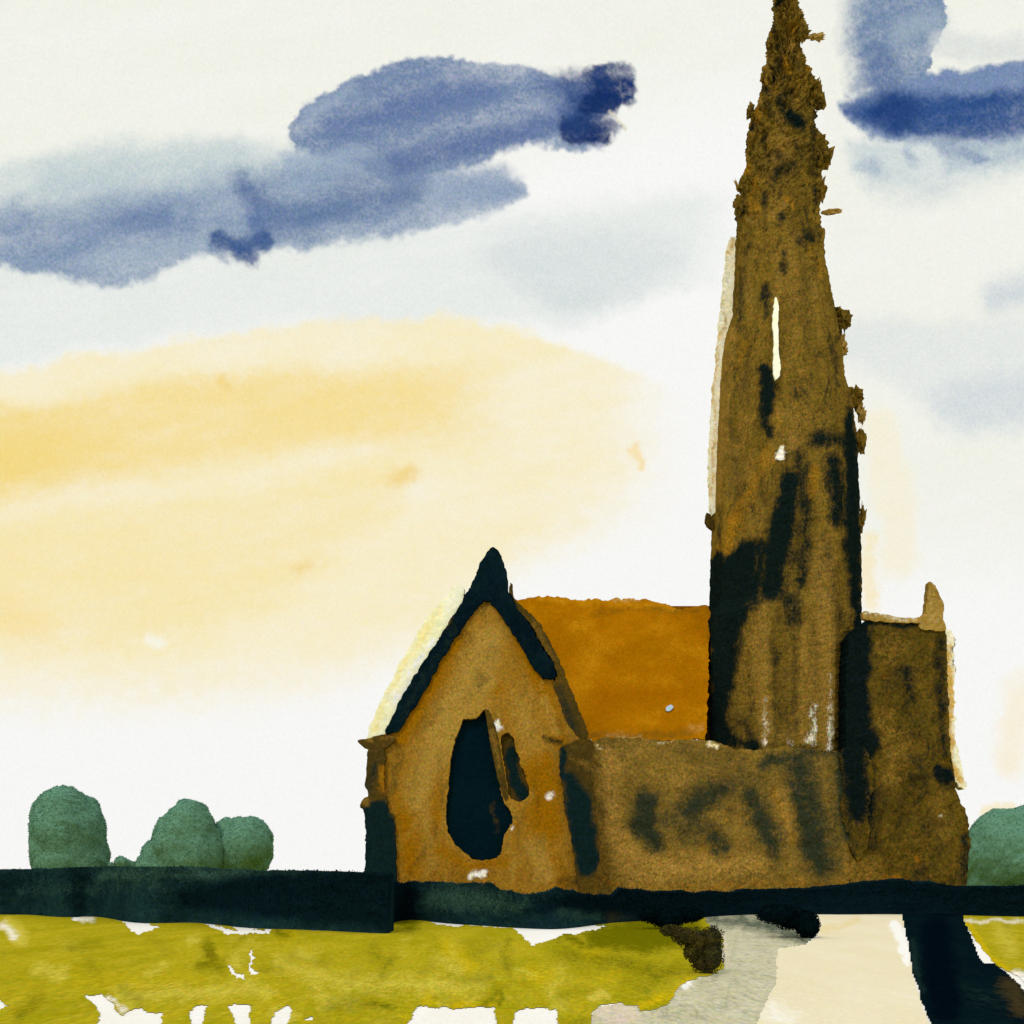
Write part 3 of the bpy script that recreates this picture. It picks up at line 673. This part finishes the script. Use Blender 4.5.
hedge('tall dark clipped hedge running off left from the gable below the distant trees', (-500, 388),
      [(-500, 860), (0, 869), (30, 868), (80, 866), (180, 866), (250, 869), (330, 870), (362, 871), (392, 873)],
      [(-500, 912), (0, 915), (40, 915), (70, 920), (92, 914), (105, 917), (125, 923), (160, 924), (200, 922), (225, 927), (270, 929), (310, 930), (340, 932), (385, 934), (392, 934)],
      5, M_hedge)
hedge('low dark hedge running along the foot of the church walls', (386, 1500),
      [(386, 878), (400, 882), (450, 881), (490, 882), (500, 889), (520, 893), (545, 892), (560, 886), (580, 892), (612, 896), (622, 887), (640, 889), (700, 892), (760, 889), (840, 886), (895, 879), (930, 881), (960, 886), (1024, 886), (1500, 880)],
      [(386, 932), (388, 918), (400, 917), (425, 922), (480, 926), (510, 928), (560, 930), (600, 924), (640, 921), (690, 919), (720, 916), (760, 914), (850, 915), (905, 914), (965, 916), (1024, 917), (1500, 916)],
      6, M_hedge, leafn=12000, rg=1.7)

def low_bush(lobes, yb, label, seed):
    D = CH * F / (yb - HY); s_ = D / F
    t_ = thing('bush', (X(lobes[0][0], D), D, 0), label, 'bush', 'dark bushes at the foot of the low hedge')
    V = []; Fa = []
    for i, (a, b, rx, ry) in enumerate(lobes):
        cen = (X(a, D), D + .15 * (i % 2), Z(b, D)); rad = (rx * s_, min(rx, ry) * s_, ry * s_)
        core(cen, rad, seed + i, V, Fa, k=.9); leaves(1500, cen, rad, .028, seed + 9 + i, V, Fa, shell=.75)
    link('foliage', mesh('foliage', V, Fa), M_hedge2, t_)
M_hedge2 = pigment('bush_leaf', lin(5, 20, 24, 1.1), lin(4, 16, 20, 1.1), lin(4, 14, 18, 1.1), lin(18, 34, 34, 1.1), lin(56, 50, 26, HG), lin(150, 160, 150), grain=.25, bump=0, gs=16, size=.6, hue=.5)
low_bush([(806, 924, 13, 14), (792, 918, 18, 12), (776, 914, 20, 10), (813, 928, 7, 9)], 938, 'dark bush spilling over the top of the grey gravel, right where the cream path begins', 301)
low_bush([(668, 918, 18, 11), (690, 915, 15, 8), (652, 914, 14, 9)], 929, 'dark bush at the hedge foot just above and left of the scrubby brown shrub', 321)
# scrubby shrub at the tip of the meadow
sd = CH * F / (974 - HY)
sh = thing('shrub', (X(706, sd), sd, 0), 'scrubby brown shrub at the right tip of the grass beside the grey gravel', 'shrub')
V = []; Fa = []
for i, (a, b, rx, ry) in enumerate([(713, 955, 11, 19), (698, 942, 16, 14), (712, 938, 12, 13), (703, 962, 12, 12), (684, 936, 13, 9), (672, 931, 11, 6), (692, 952, 9, 9)]):
    cen = (X(a, sd), sd + .1 * (i % 2), Z(b, sd)); rad = (rx * sd / F, rx * sd / F * .8, ry * sd / F)
    core(cen, rad, 200 + i, V, Fa, k=.8); leaves(900, cen, rad, .017, 210 + i, V, Fa, shell=.6)
link('foliage', mesh('foliage', V, Fa), M_scrub, sh)
V = []; Fa = []
for i in range(5):
    tube((X(706, sd) + .02 * i, sd, -.02), (X(694 + i * 6, sd), sd + .05, .32 + .05 * (i % 3)), .015, .007, V, Fa, 6)
link('stem', mesh('stem', V, Fa), M_bark, sh)

# ------------------------------------------------------------------ the ground and everything lying on it
def sheet(name, polys, z, mat, strokes=(), holes=(), rag=1.0, seed=1, x=(-200, 1250), y=(906, 1060), bump=0.0, step=1.0, label=None, edge=None):
    xs = np.arange(x[0], x[1], step * 1.6); ys = np.arange(y[0], y[1], step)
    gx, gy = np.meshgrid(xs, ys)
    cx = gx[:-1, :-1] + step * .8; cy = gy[:-1, :-1] + step * .5
    wx = cx + rag * (3.0 * fbm(cx / 12, cy / 7, seed) + 1.6 * fbm(cx / 3, cy / 2, seed + 2)); wy = cy + rag * (2.0 * fbm(cx / 12, cy / 7, seed + 4) + 1.0 * fbm(cx / 3, cy / 2, seed + 6))
    keep = np.zeros(cx.shape, bool)
    for p in polys: keep |= inside(wx, wy, p)
    for h in holes: keep &= ~inside(wx, wy, h)
    d = CH * F / (gy - HY)
    xx = (gx - CX) / F * d
    zz = z + bump * (fbm(xx * 1.3, d * 1.3, seed + 9) * .5 + .5) if bump else np.full(gx.shape, z)
    idx = np.arange(gx.size).reshape(gx.shape)
    a = idx[:-1, :-1][keep]; b = idx[:-1, 1:][keep]; c = idx[1:, 1:][keep]; e = idx[1:, :-1][keep]
    used = np.unique(np.concatenate([a, b, c, e])); remap = -np.ones(gx.size, int); remap[used] = np.arange(len(used))
    V = np.stack([xx.ravel()[used], d.ravel()[used], zz.ravel()[used]], 1)
    Fa = np.stack([remap[a], remap[e], remap[c], remap[b]], 1)
    me = mesh(name, V, Fa.tolist(), True)
    set_masks(me, gx.ravel()[used], gy.ravel()[used], strokes)
    o = link(name, me, mat); tag(o, kind='structure')
    return o

g = mesh('ground', [(-2500, -60, 0), (2500, -60, 0), (2500, 4000, 0), (-2500, 4000, 0)], [(0, 1, 2, 3)], False)
go = link('ground', g, M_chalk); tag(go, kind='structure')
# distant meadow beyond the hedges
M_far = M_grass
fo = link('meadow', mesh('meadow', [(-2400, 40, .006), (2400, 40, .006), (2400, 3900, .006), (-2400, 3900, .006)], [(0, 1, 2, 3)], False), M_far); tag(fo, kind='structure')

gravel = [(596, 1008), (640, 1000), (680, 985), (724, 968), (722, 940), (690, 905), (818, 905), (818, 936), (806, 944), (790, 948), (779, 950), (777, 985), (766, 1004), (756, 1030), (740, 1075), (560, 1075), (580, 1030)]
sheet('gravel_path', [gravel], .003, M_gravel, seed=51, rag=.8, strokes=[('dark', [(700, 920), (740, 920), (775, 926), (812, 942)], [6, 7, 9, 7], 7, .72),
      ('dark', [(715, 975), (735, 950)], 3, 7, .35), ('dark', [(722, 1015), (740, 965)], 1, 5, .4), ('dark', [(705, 1005)], 2, 4, .45), ('warm', [(600, 1010), (630, 1014)], 12, 8, .9),
      ('pale', [(686, 986), (690, 983)], 4, 3, .9), ('warm', [(724, 935), (728, 965)], 2, 3, .8), ('warm', [(775, 930), (790, 990)], 6, 8, .25), ('dark', [(800, 946), (790, 955)], 3, 4, .6)])
path = [(777, 950), (806, 944), (817, 937), (818, 905), (905, 905), (903, 930), (908, 950), (913, 975), (920, 1000), (930, 1026), (950, 1075), (735, 1075), (754, 1030), (765, 1004), (776, 985)]
sheet('path', [path], .006, M_path, seed=53, rag=.6, strokes=[('pale', [(892, 925), (904, 945), (908, 962)], [4, 7, 4], 3, .9), ('warm', [(822, 930), (860, 920)], 3, 4, .8), ('light', [(770, 1010), (790, 1024)], 14, 14, .6)])
track = [(898, 900), (975, 900), (966, 922), (975, 945), (988, 958), (1005, 972), (1024, 990), (1080, 1075), (946, 1075), (931, 1026), (921, 1000), (914, 975), (909, 950), (905, 930)]
sheet('track', [track], .009, M_track, seed=55, rag=.7, strokes=[('light', [(912, 945), (922, 990)], 5, 5, .6), ('light', [(960, 990), (1000, 1000)], 10, 12, .45), ('warm', [(1008, 985), (1020, 1010)], 10, 8, .85),
      ('dark', [(935, 930), (945, 1010)], 16, 10, .9)])
gr_hole = [
    [(84, 996), (100, 994), (112, 1002), (123, 1017), (132, 1009), (140, 1008), (150, 1014), (161, 1014), (163, 1075), (92, 1075), (99, 1014), (92, 1004)],
    [(188, 1030), (190, 1014), (197, 1006), (209, 1006), (203, 1014), (201, 1030)],
    [(228, 1006), (250, 1005), (249, 1030), (238, 1030)], [(270, 1030), (273, 1012), (291, 1007), (290, 1030)], [(304, 1021), (310, 1017), (316, 1016), (314, 1022)],
    [(402, 1034), (412, 1014), (420, 1008), (432, 1006), (440, 1008), (494, 1008), (495, 1034)], [(508, 1034), (516, 1012), (524, 1009), (556, 1010), (560, 1034)],
    [(-1, 998), (8, 1007), (-1, 1009)], [(513, 927), (560, 926), (606, 925), (598, 931), (570, 934), (534, 946), (526, 938)], [(126, 922), (160, 926), (150, 931), (138, 935), (130, 931)],
    [(200, 920), (210, 921), (226, 930), (270, 929), (270, 934), (224, 934)],
    [(251, 950), (254, 958), (253, 966), (258, 975), (253, 977), (249, 972), (251, 962), (249, 954)], [(226, 962), (229, 967), (237, 974), (246, 975), (245, 979), (236, 977), (228, 972)],
    [(590, 1060), (592, 1012), (598, 1008), (640, 1006), (640, 1060)], [(430, 921), (510, 927), (512, 929), (430, 924)]]
grass = [(-900, 906), (-220, 906), (60, 912), (78, 921), (90, 912), (104, 915), (130, 925), (165, 922), (215, 920), (240, 930), (300, 925), (322, 932), (335, 928), (384, 933), (386, 915), (398, 915), (415, 920), (440, 922),
         (510, 926), (560, 924), (600, 920), (640, 912), (700, 912), (722, 940), (724, 970), (690, 981), (676, 990), (672, 1003), (655, 1010), (634, 1012), (622, 1003), (600, 1006), (590, 1014), (592, 1060), (-900, 1060)]
gm = [('dark', [(100, 945), (70, 950)], 4, 6, .5), ('dark', [(85, 920), (95, 918)], 3, 4, .3), ('light', [(10, 925), (20, 938)], 9, 5, .9), ('pale', [(5, 925), (15, 935)], 5, 4, .7), ('pale', [(78, 916), (92, 916)], 4, 2.5, .7),
      ('warm', [(60, 975), (120, 985), (200, 985)], 10, 12, .4), ('light', [(120, 996), (200, 993), (240, 990)], 8, 9, .65), ('pale', [(110, 1000), (125, 1012)], 3, 4, .6),
      ('dark', [(395, 918), (410, 925)], 8, 6, .75), ('dark', [(470, 950), (500, 945)], 8, 12, .35), ('dark', [(596, 938), (640, 935), (690, 932)], [12, 18, 14], 10, 1), ('dark', [(560, 955), (620, 965), (660, 975)], 9, 12, .6),
      ('dark', [(700, 950), (680, 940)], 10, 8, .7), ('dark', [(585, 990), (560, 1000)], 6, 8, .4), ('dark', [(590, 1018), (570, 1024)], 6, 6, .4), ('light', [(310, 975), (380, 985), (480, 985)], 10, 12, .6),
      ('light', [(440, 958), (460, 970)], 8, 8, .5), ('light', [(590, 998), (604, 996)], 4, 3, .9), ('warm', [(640, 1008), (670, 995), (690, 982)], 3, 3, .9), ('warm', [(430, 1005), (490, 1005)], 3, 3, .9),
      ('dark', [(505, 995), (500, 1005)], 2, 3, .7), ('dark', [(270, 925), (285, 935)], 5, 5, .6), ('dark', [(35, 1000), (20, 1015)], 8, 8, .5), ('dark', [(330, 1010), (370, 1000)], 8, 9, .4), ('dark', [(170, 950), (150, 940)], 6, 9, .35),
      ('light', [(235, 963)], 8, 5, .6), ('light', [(190, 940), (195, 938)], 4, 4, .7), ('dark', [(290, 960), (330, 965)], 6, 10, .35)]
gm += dabs(46, (10, 930, 560, 1018), ['dark', 'light', 'warm', 'light', 'dark'], 15, r=(2, 8), length=(4, 30), ang=(-70, 70), soft=(4, 10), st=(.4, .75))
gm += dabs(14, (540, 930, 700, 985), ['dark', 'dark', 'warm'], 16, r=(3, 8), length=(8, 34), ang=(-30, 40), soft=(6, 11), st=(.4, .75))
gm += dabs(10, (380, 925, 540, 1000), ['dark', 'light'], 17, r=(3, 8), length=(8, 34), ang=(60, 120), soft=(6, 11), st=(.3, .6))
sheet('meadow', [grass], .009, M_grass, strokes=gm, holes=gr_hole, rag=1.3, seed=57, x=(-900, 760))
verge = [(964, 900), (1900, 900), (1900, 1060), (1080, 1060), (1050, 1010), (1024, 978), (1010, 973), (996, 966), (982, 950), (972, 935), (964, 922)]
sheet('grass_verge', [verge], .013, M_grass, seed=59, x=(930, 1900), rag=.6, strokes=[('warm', [(968, 925), (990, 958), (1010, 972)], 3, 3, .9), ('light', [(1000, 930), (1010, 950)], 9, 8, .6), ('pale', [(966, 920), (1024, 921)], 1.5, 2, .7),
      ('pale', [(1012, 974), (1024, 980)], 4, 3, .8), ('dark', [(1005, 925)], 6, 6, .35)])
sheet('chalk_edge', [[(972, 940), (980, 945), (990, 958), (996, 964), (985, 964), (978, 955)], [(1015, 972), (1030, 980), (1050, 1000), (1030, 992)]], .012, M_chalk, seed=61, rag=.4)

# foreground ground close below the frame (keeps the place whole from other positions)
def strip(name, x0, x1, z, mat):
    d1 = CH * F / (1059 - HY)
    me = mesh(name, [(X(x0, d1), d1, z), (X(x1, d1), d1, z), (X(x1, d1) * 1.0, -50, z), (X(x0, d1) * 1.0, -50, z)], [(0, 3, 2, 1)], False)
    o = link(name, me, mat); tag(o, kind='structure'); return o
strip('meadow', -900, 590, .009, M_grass)
strip('gravel_path', 592, 740, .003, M_gravel); strip('path', 740, 944, .006, M_path); strip('track', 944, 1072, .009, M_track); strip('grass_verge', 1082, 1900, .013, M_grass)

# ------------------------------------------------------------------ camera, sun, sky
cam = bpy.data.cameras.new('camera'); co = bpy.data.objects.new('camera', cam); col.objects.link(co)
co.location = (0, 0, CH); co.rotation_euler = (math.radians(90), 0, 0)
cam.sensor_width = 36; cam.lens = 36; cam.shift_y = (HY - 512) / 1024; cam.clip_end = 8000
sc.camera = co

el, az = math.radians(42), math.radians(205)      # azimuth clockwise from +Y
sd_ = Vector((math.sin(az) * math.cos(el), math.cos(az) * math.cos(el), math.sin(el)))
sun = bpy.data.lights.new('sun', 'SUN'); sun.energy = 1.1; sun.angle = math.radians(12); sun.color = (1, .95, .86)
so = bpy.data.objects.new('sun', sun); col.objects.link(so); so.rotation_euler = (-sd_).to_track_quat('-Z', 'Y').to_euler()

w = bpy.data.worlds.new('World'); sc.world = w; w.use_nodes = True
t = NT(w.node_tree); t.n.clear()
sky = t.node('ShaderNodeTexSky', sky_type='NISHITA'); sky.sun_disc = False; sky.sun_elevation = el; sky.sun_rotation = az
sv = t.node('ShaderNodeVectorMath', operation='SCALE'); t.l.new(sky.outputs[0], sv.inputs[0]); sv.inputs['Scale'].default_value = .1
veil = t.mix(.93, sv.outputs[0], lin(252, 251, 246))        # high bright overcast over the clear sky
bg = t.node('ShaderNodeBackground'); t.l.new(veil, bg.inputs[0]); bg.inputs[1].default_value = 1.0
ow = t.node('ShaderNodeOutputWorld'); t.l.new(bg.outputs[0], ow.inputs[0])

# the cloudy half of the sky in front: a dome section 3.6 km away that gives off the sky's own light
SR = 3600.0
sx = np.concatenate([np.arange(-1500, -12, 12.0), np.arange(-12, 1036, 1.35), np.arange(1036, 2500, 12.0)])
sy = np.concatenate([np.arange(-1100, -14, 12.0), np.arange(-14, 894, 1.35), [900.0]])
U, Vv = np.meshgrid(sx, sy)
FX = fbm(U / 44, Vv / 44, 101, 6); FY = fbm(U / 44, Vv / 44, 131, 6)
FX2 = fbm(U / 6, Vv / 6, 151, 3); FY2 = fbm(U / 6, Vv / 6, 171, 3)
WX = U + 11 * FX + 4 * FX2; WY = Vv + 10 * FY + 3.6 * FY2
GR = 1 + .17 * fbm(U / 2.2, Vv / 2.2, 201, 2) + .34 * fbm(U / 110 + Vv / 400, Vv / 24 + U / 160, 211, 5) + .13 * fbm(U / 13, Vv / 8, 231, 4)
ED = .5 * fbm(U / 9, Vv / 9, 241, 4)
SKY = np.empty(U.shape + (3,)); SKY[:] = lin(251, 250, 245)[:3]
def sm(v, a, b):
    q = np.clip((v - a) / (b - a), 0, 1); return q * q * (3 - 2 * q)
def lay(mask, colr, op):
    # thin edges break up into grain
    m = np.clip(mask + ED * mask * (1 - mask) * 2, 0, 1)
    f = np.clip(m * op * GR, 0, 1)[..., None]
    SKY[:] = SKY * (1 - f) + np.array(lin(*colr)[:3]) * f
def region(top, bot, colr, op=1.0, st=4, sb=4, sl=3, sr=3, x=None):
    x0 = min(top[0][0], bot[0][0]) if x is None else x[0]; x1 = max(top[-1][0], bot[-1][0]) if x is None else x[1]
    tp = np.interp(WX, [p[0] for p in top], [p[1] for p in top]); bt = np.interp(WX, [p[0] for p in bot], [p[1] for p in bot])
    m = sm(WY - tp, -st, st) * sm(bt - WY, -sb, sb)
    if sl: m = m * sm(WX, x0 - sl, x0 + sl)
    if sr: m = m * (1 - sm(WX, x1 - sr, x1 + sr))
    lay(m, colr, op)
def stroke(a, b, r, colr, op=1.0, soft=5):
    d = sdist(WX, WY, [a, b], 0.0)
    lay(1 - sm(d, r - soft, r + soft), colr, op)
W0, W1 = -2000, 3000
region([(W0, -300), (W1, -300)], [(W0, 300), (300, 250), (600, 120), (700, 90), (W1, 90)], (240, 241, 230), .8, 40, 60, 0, 0)
region([(820, 60), (W1, 60)], [(820, 560), (W1, 560)], (238, 239, 226), .65, 40, 60, 14, 0)
# greyish washes
region([(W0, 250), (0, 250), (300, 235), (500, 215), (700, 190)], [(W0, 400), (0, 372), (120, 345), (300, 325), (470, 325), (560, 330), (640, 300), (700, 285)], (222, 229, 224), .58, 18, 14, 0, 30, x=(W0, 715))
region([(490, 235), (600, 230), (680, 240)], [(490, 270), (540, 305), (575, 322), (620, 300), (680, 280)], (206, 216, 218), .5, 22, 24, 26, 30)
region([(815, 320), (W1, 300)], [(815, 350), (900, 390), (960, 430), (1024, 425), (W1, 420)], (220, 226, 226), .6, 14, 16, 10, 0)
stroke((965, 405), (1040, 395), 24, (200, 210, 217), .55, 20); stroke((1000, 295), (1060, 280), 18, (196, 207, 216), .6, 14)
# yellow light
region([(W0, 400), (0, 374), (100, 353), (200, 337), (300, 325), (380, 316), (450, 320), (520, 332), (580, 352), (640, 372), (700, 400)],
       [(W0, 700), (0, 696), (120, 697), (220, 690), (320, 680), (430, 640), (520, 560), (600, 520), (700, 500)], (249, 235, 192), .8, 7, 44, 0, 60, x=(W0, 640))
region([(W0, 430), (0, 408), (80, 398), (150, 382), (250, 374), (340, 368), (400, 374), (480, 362), (520, 366)],
       [(W0, 520), (0, 500), (80, 482), (180, 466), (300, 450), (420, 446), (500, 446), (520, 430)], (245, 219, 138), .68, 16, 22, 0, 60, x=(W0, 470))
region([(W0, 425), (0, 412), (60, 408), (200, 400)], [(W0, 500), (0, 490), (60, 478), (200, 460)], (243, 213, 118), .5, 12, 14, 0, 70, x=(W0, 110))
region([(W0, 540), (0, 525), (60, 512), (150, 505), (250, 492), (330, 478), (420, 462)], [(W0, 660), (0, 655), (100, 650), (200, 630), (300, 590), (370, 530), (420, 485)], (247, 225, 154), .5, 20, 26, 0, 8, x=(W0, 410))
stroke((0, 610), (40, 625), 16, (250, 222, 150), .5, 16); stroke((395, 482), (410, 476), 8, (240, 205, 120), .5, 7); stroke((300, 572), (312, 566), 5, (240, 208, 130), .5, 5)
stroke((633, 450), (641, 464), 5, (247, 216, 140), .6, 4); stroke((222, 380), (228, 388), 5, (243, 208, 120), .5, 5); stroke((152, 640), (165, 645), 6, (253, 249, 235), .7, 6)
stroke((880, 430), (902, 560), 18, (249, 238, 208), .6, 9); stroke((868, 540), (876, 604), 8, (247, 230, 180), .6, 6); stroke((1018, 690), (1012, 760), 16, (249, 236, 206), .7, 12)
stroke((985, 812), (1010, 806), 6, (248, 228, 170), .7, 4)
# blue clouds, left
region([(W0, 150), (0, 165), (60, 152), (110, 138), (200, 138), (290, 145), (345, 150)], [(W0, 240), (345, 225)], (206, 217, 216), .8, 14, 20, 0, 12)
region([(W0, 210), (0, 206), (60, 200), (110, 190), (180, 186), (250, 172), (290, 160), (330, 148), (400, 146), (440, 165), (480, 174), (505, 170), (528, 184)],
       [(W0, 278), (0, 270), (60, 278), (100, 286), (150, 280), (185, 264), (215, 256), (270, 250), (310, 244), (350, 240), (400, 234), (460, 222), (500, 214), (528, 196)], (136, 156, 182), .86, 16, 6, 0, 4)
stroke((20, 236), (180, 228), 18, (112, 136, 172), .55, 18); stroke((60, 190), (240, 165), 22, (180, 196, 204), .5, 20); stroke((120, 222), (160, 218), 8, (100, 124, 164), .5, 8); stroke((90, 262), (200, 246), 8, (158, 178, 196), .5, 8); stroke((275, 218), (410, 188), 18, (88, 114, 156), .62, 17); stroke((300, 180), (420, 150), 9, (150, 170, 192), .45, 9)
region([(288, 128), (300, 112), (320, 96), (345, 80), (380, 64), (430, 56), (460, 58), (500, 67), (530, 69), (560, 77), (580, 84), (600, 84)],
       [(288, 134), (300, 148), (340, 158), (400, 190), (440, 178), (480, 168), (500, 150), (530, 142), (560, 143), (600, 148)], (118, 139, 172), .92, 3, 6, 2, 4)
stroke((292, 160), (360, 152), 8, (160, 178, 198), .6, 8); stroke((310, 112), (345, 92), 7, (160, 178, 196), .55, 8)
stroke((340, 122), (480, 90), 14, (88, 112, 160), .55, 12); stroke((400, 160), (560, 122), 12, (90, 112, 158), .7, 9); stroke((535, 102), (560, 118), 3, (150, 166, 190), .6, 3)
stroke((248, 188), (264, 200), 12, (88, 112, 156), .7, 12); stroke((254, 205), (258, 240), 9, (84, 110, 156), .55, 9); stroke((218, 240), (250, 258), 9, (56, 86, 138), .85, 5); stroke((240, 246), (262, 240), 9, (62, 92, 142), .8, 5); stroke((212, 252), (226, 262), 5, (110, 134, 168), .6, 5); stroke((440, 190), (505, 192), 14, (150, 168, 192), .5, 9)
stroke((550, 90), (572, 110), 14, (84, 108, 154), .6, 14); stroke((572, 84), (584, 120), 14, (48, 76, 130), .8, 9); stroke((592, 78), (600, 104), 12, (34, 62, 114), .9, 4); stroke((598, 78), (622, 76), 11, (34, 62, 116), .9, 3); stroke((604, 92), (620, 92), 14, (26, 54, 106), .9, 4)
stroke((586, 104), (604, 104), 9, (22, 48, 100), .85, 5); stroke((570, 130), (598, 132), 10, (20, 44, 98), .9, 4); stroke((584, 118), (606, 124), 6, (30, 56, 108), .85, 4); stroke((566, 120), (580, 128), 8, (38, 66, 118), .7, 6); stroke((556, 143), (584, 146), 3, (110, 136, 168), .7, 3); stroke((605, 112), (618, 126), 1.6, (220, 214, 190), .8, 1.2)
# blue clouds, right
region([(835, -300), (1300, -300)], [(835, 60), (848, 100), (865, 128), (900, 134), (918, 105), (926, 80), (936, 46), (944, 20), (952, -30), (958, -260), (1300, -300)], (120, 142, 172), .9, 10, 3, 18, 0, x=(854, 1300))
stroke((905, 30), (930, 20), 14, (160, 178, 192), .6, 12); stroke((880, 60), (884, 110), 18, (82, 108, 156), .6, 14)
region([(930, 34), (W1, 20)], [(930, 58), (W1, 52)], (216, 221, 219), .7, 8, 8, 8, 0)
region([(838, 102), (860, 92), (900, 86), (925, 74), (960, 67), (1024, 58), (W1, 50)], [(838, 106), (850, 120), (865, 136), (890, 140), (930, 146), (970, 152), (1024, 142), (W1, 140)], (120, 142, 178), .92, 4, 5, 3, 0)
region([(845, 102), (880, 92), (940, 92), (1024, 90), (W1, 88)], [(845, 112), (870, 128), (900, 134), (950, 140), (1000, 134), (W1, 128)], (46, 80, 136), .85, 9, 8, 10, 0)
stroke((882, 108), (900, 112), 18, (34, 64, 120), .8, 12)
region([(845, 140), (W1, 140)], [(845, 150), (870, 190), (930, 200), (980, 185), (1024, 168), (W1, 170)], (194, 208, 212), .7, 8, 22, 12, 0); stroke((870, 165), (874, 172), 8, (150, 170, 194), .5, 8); stroke((950, 165), (1040, 150), 10, (160, 180, 196), .6, 9)
stroke((906, 152), (910, 160), 5, (130, 154, 186), .6, 6); stroke((940, 148), (975, 158), 6, (104, 130, 170), .6, 7); stroke((970, 163), (984, 160), 3, (120, 144, 178), .6, 4)

u = (U - CX) / F; v = (HY - Vv) / F; nn = SR / np.sqrt(u * u + 1 + v * v)
SV = np.stack([u * nn, nn, v * nn + CH], -1).reshape(-1, 3)
NX, NY = len(sx), len(sy); ix = np.arange(NX * NY).reshape(NY, NX)
SF = np.stack([ix[:-1, :-1], ix[1:, :-1], ix[1:, 1:], ix[:-1, 1:]], -1).reshape(-1, 4)
me = bpy.data.meshes.new('sky'); me.vertices.add(len(SV)); me.vertices.foreach_set('co', SV.astype(np.float32).ravel())
me.loops.add(SF.size); me.loops.foreach_set('vertex_index', SF.ravel().astype(np.int32))
me.polygons.add(len(SF)); me.polygons.foreach_set('loop_start', np.arange(0, SF.size, 4, dtype=np.int32)); me.polygons.foreach_set('loop_total', np.full(len(SF), 4, np.int32))
me.update(calc_edges=True)
ca = me.color_attributes.new('tone', 'FLOAT_COLOR', 'POINT')
ca.data.foreach_set('color', np.concatenate([SKY.reshape(-1, 3), np.ones((NX * NY, 1))], 1).astype(np.float32).ravel())
mt = bpy.data.materials.new('sky_light'); mt.use_nodes = True; t = NT(mt.node_tree); t.n.clear()
at = t.node('ShaderNodeAttribute', attribute_name='tone')
tc = t.node('ShaderNodeTexCoord')
gn = t.node('ShaderNodeTexNoise'); t.l.new(tc.outputs['Object'], gn.inputs['Vector']); gn.inputs['Scale'].default_value = .16; gn.inputs['Detail'].default_value = 2
hv = t.node('ShaderNodeVectorMath', operation='SUBTRACT'); t.l.new(gn.outputs[1], hv.inputs[0]); hv.inputs[1].default_value = (.5, .5, .5)
bw = t.node('ShaderNodeSeparateColor'); t.l.new(at.outputs['Color'], bw.inputs[0])
amp = t.step(bw.outputs[0], 0.0, .95, .55, .09)        # thin bright cloud is smooth, thick blue cloud grainy
sc2 = t.node('ShaderNodeVectorMath', operation='SCALE'); t.l.new(hv.outputs[0], sc2.inputs[0]); t.l.new(amp, sc2.inputs['Scale'])
ad = t.node('ShaderNodeVectorMath', operation='ADD'); t.l.new(sc2.outputs[0], ad.inputs[0]); ad.inputs[1].default_value = (1, 1, 1)
l2 = t.m('MULTIPLY_ADD', t.m('SUBTRACT', gn.outputs[0], .5), amp, 1.0)
mu = t.node('ShaderNodeVectorMath', operation='MULTIPLY'); t.l.new(at.outputs['Color'], mu.inputs[0]); t.l.new(ad.outputs[0], mu.inputs[1])
m2 = t.node('ShaderNodeVectorMath', operation='SCALE'); t.l.new(mu.outputs[0], m2.inputs[0]); t.l.new(l2, m2.inputs['Scale'])
em = t.node('ShaderNodeEmission'); t.l.new(m2.outputs[0], em.inputs[0]); ow = t.node('ShaderNodeOutputMaterial'); t.l.new(em.outputs[0], ow.inputs[0])
mt.cycles.emission_sampling = 'NONE'
so2 = link('sky', me, mt); tag(so2, kind='structure')

sc.view_settings.view_transform = 'Standard'; sc.view_settings.look = 'None'; sc.view_settings.exposure = 0; sc.view_settings.gamma = 1
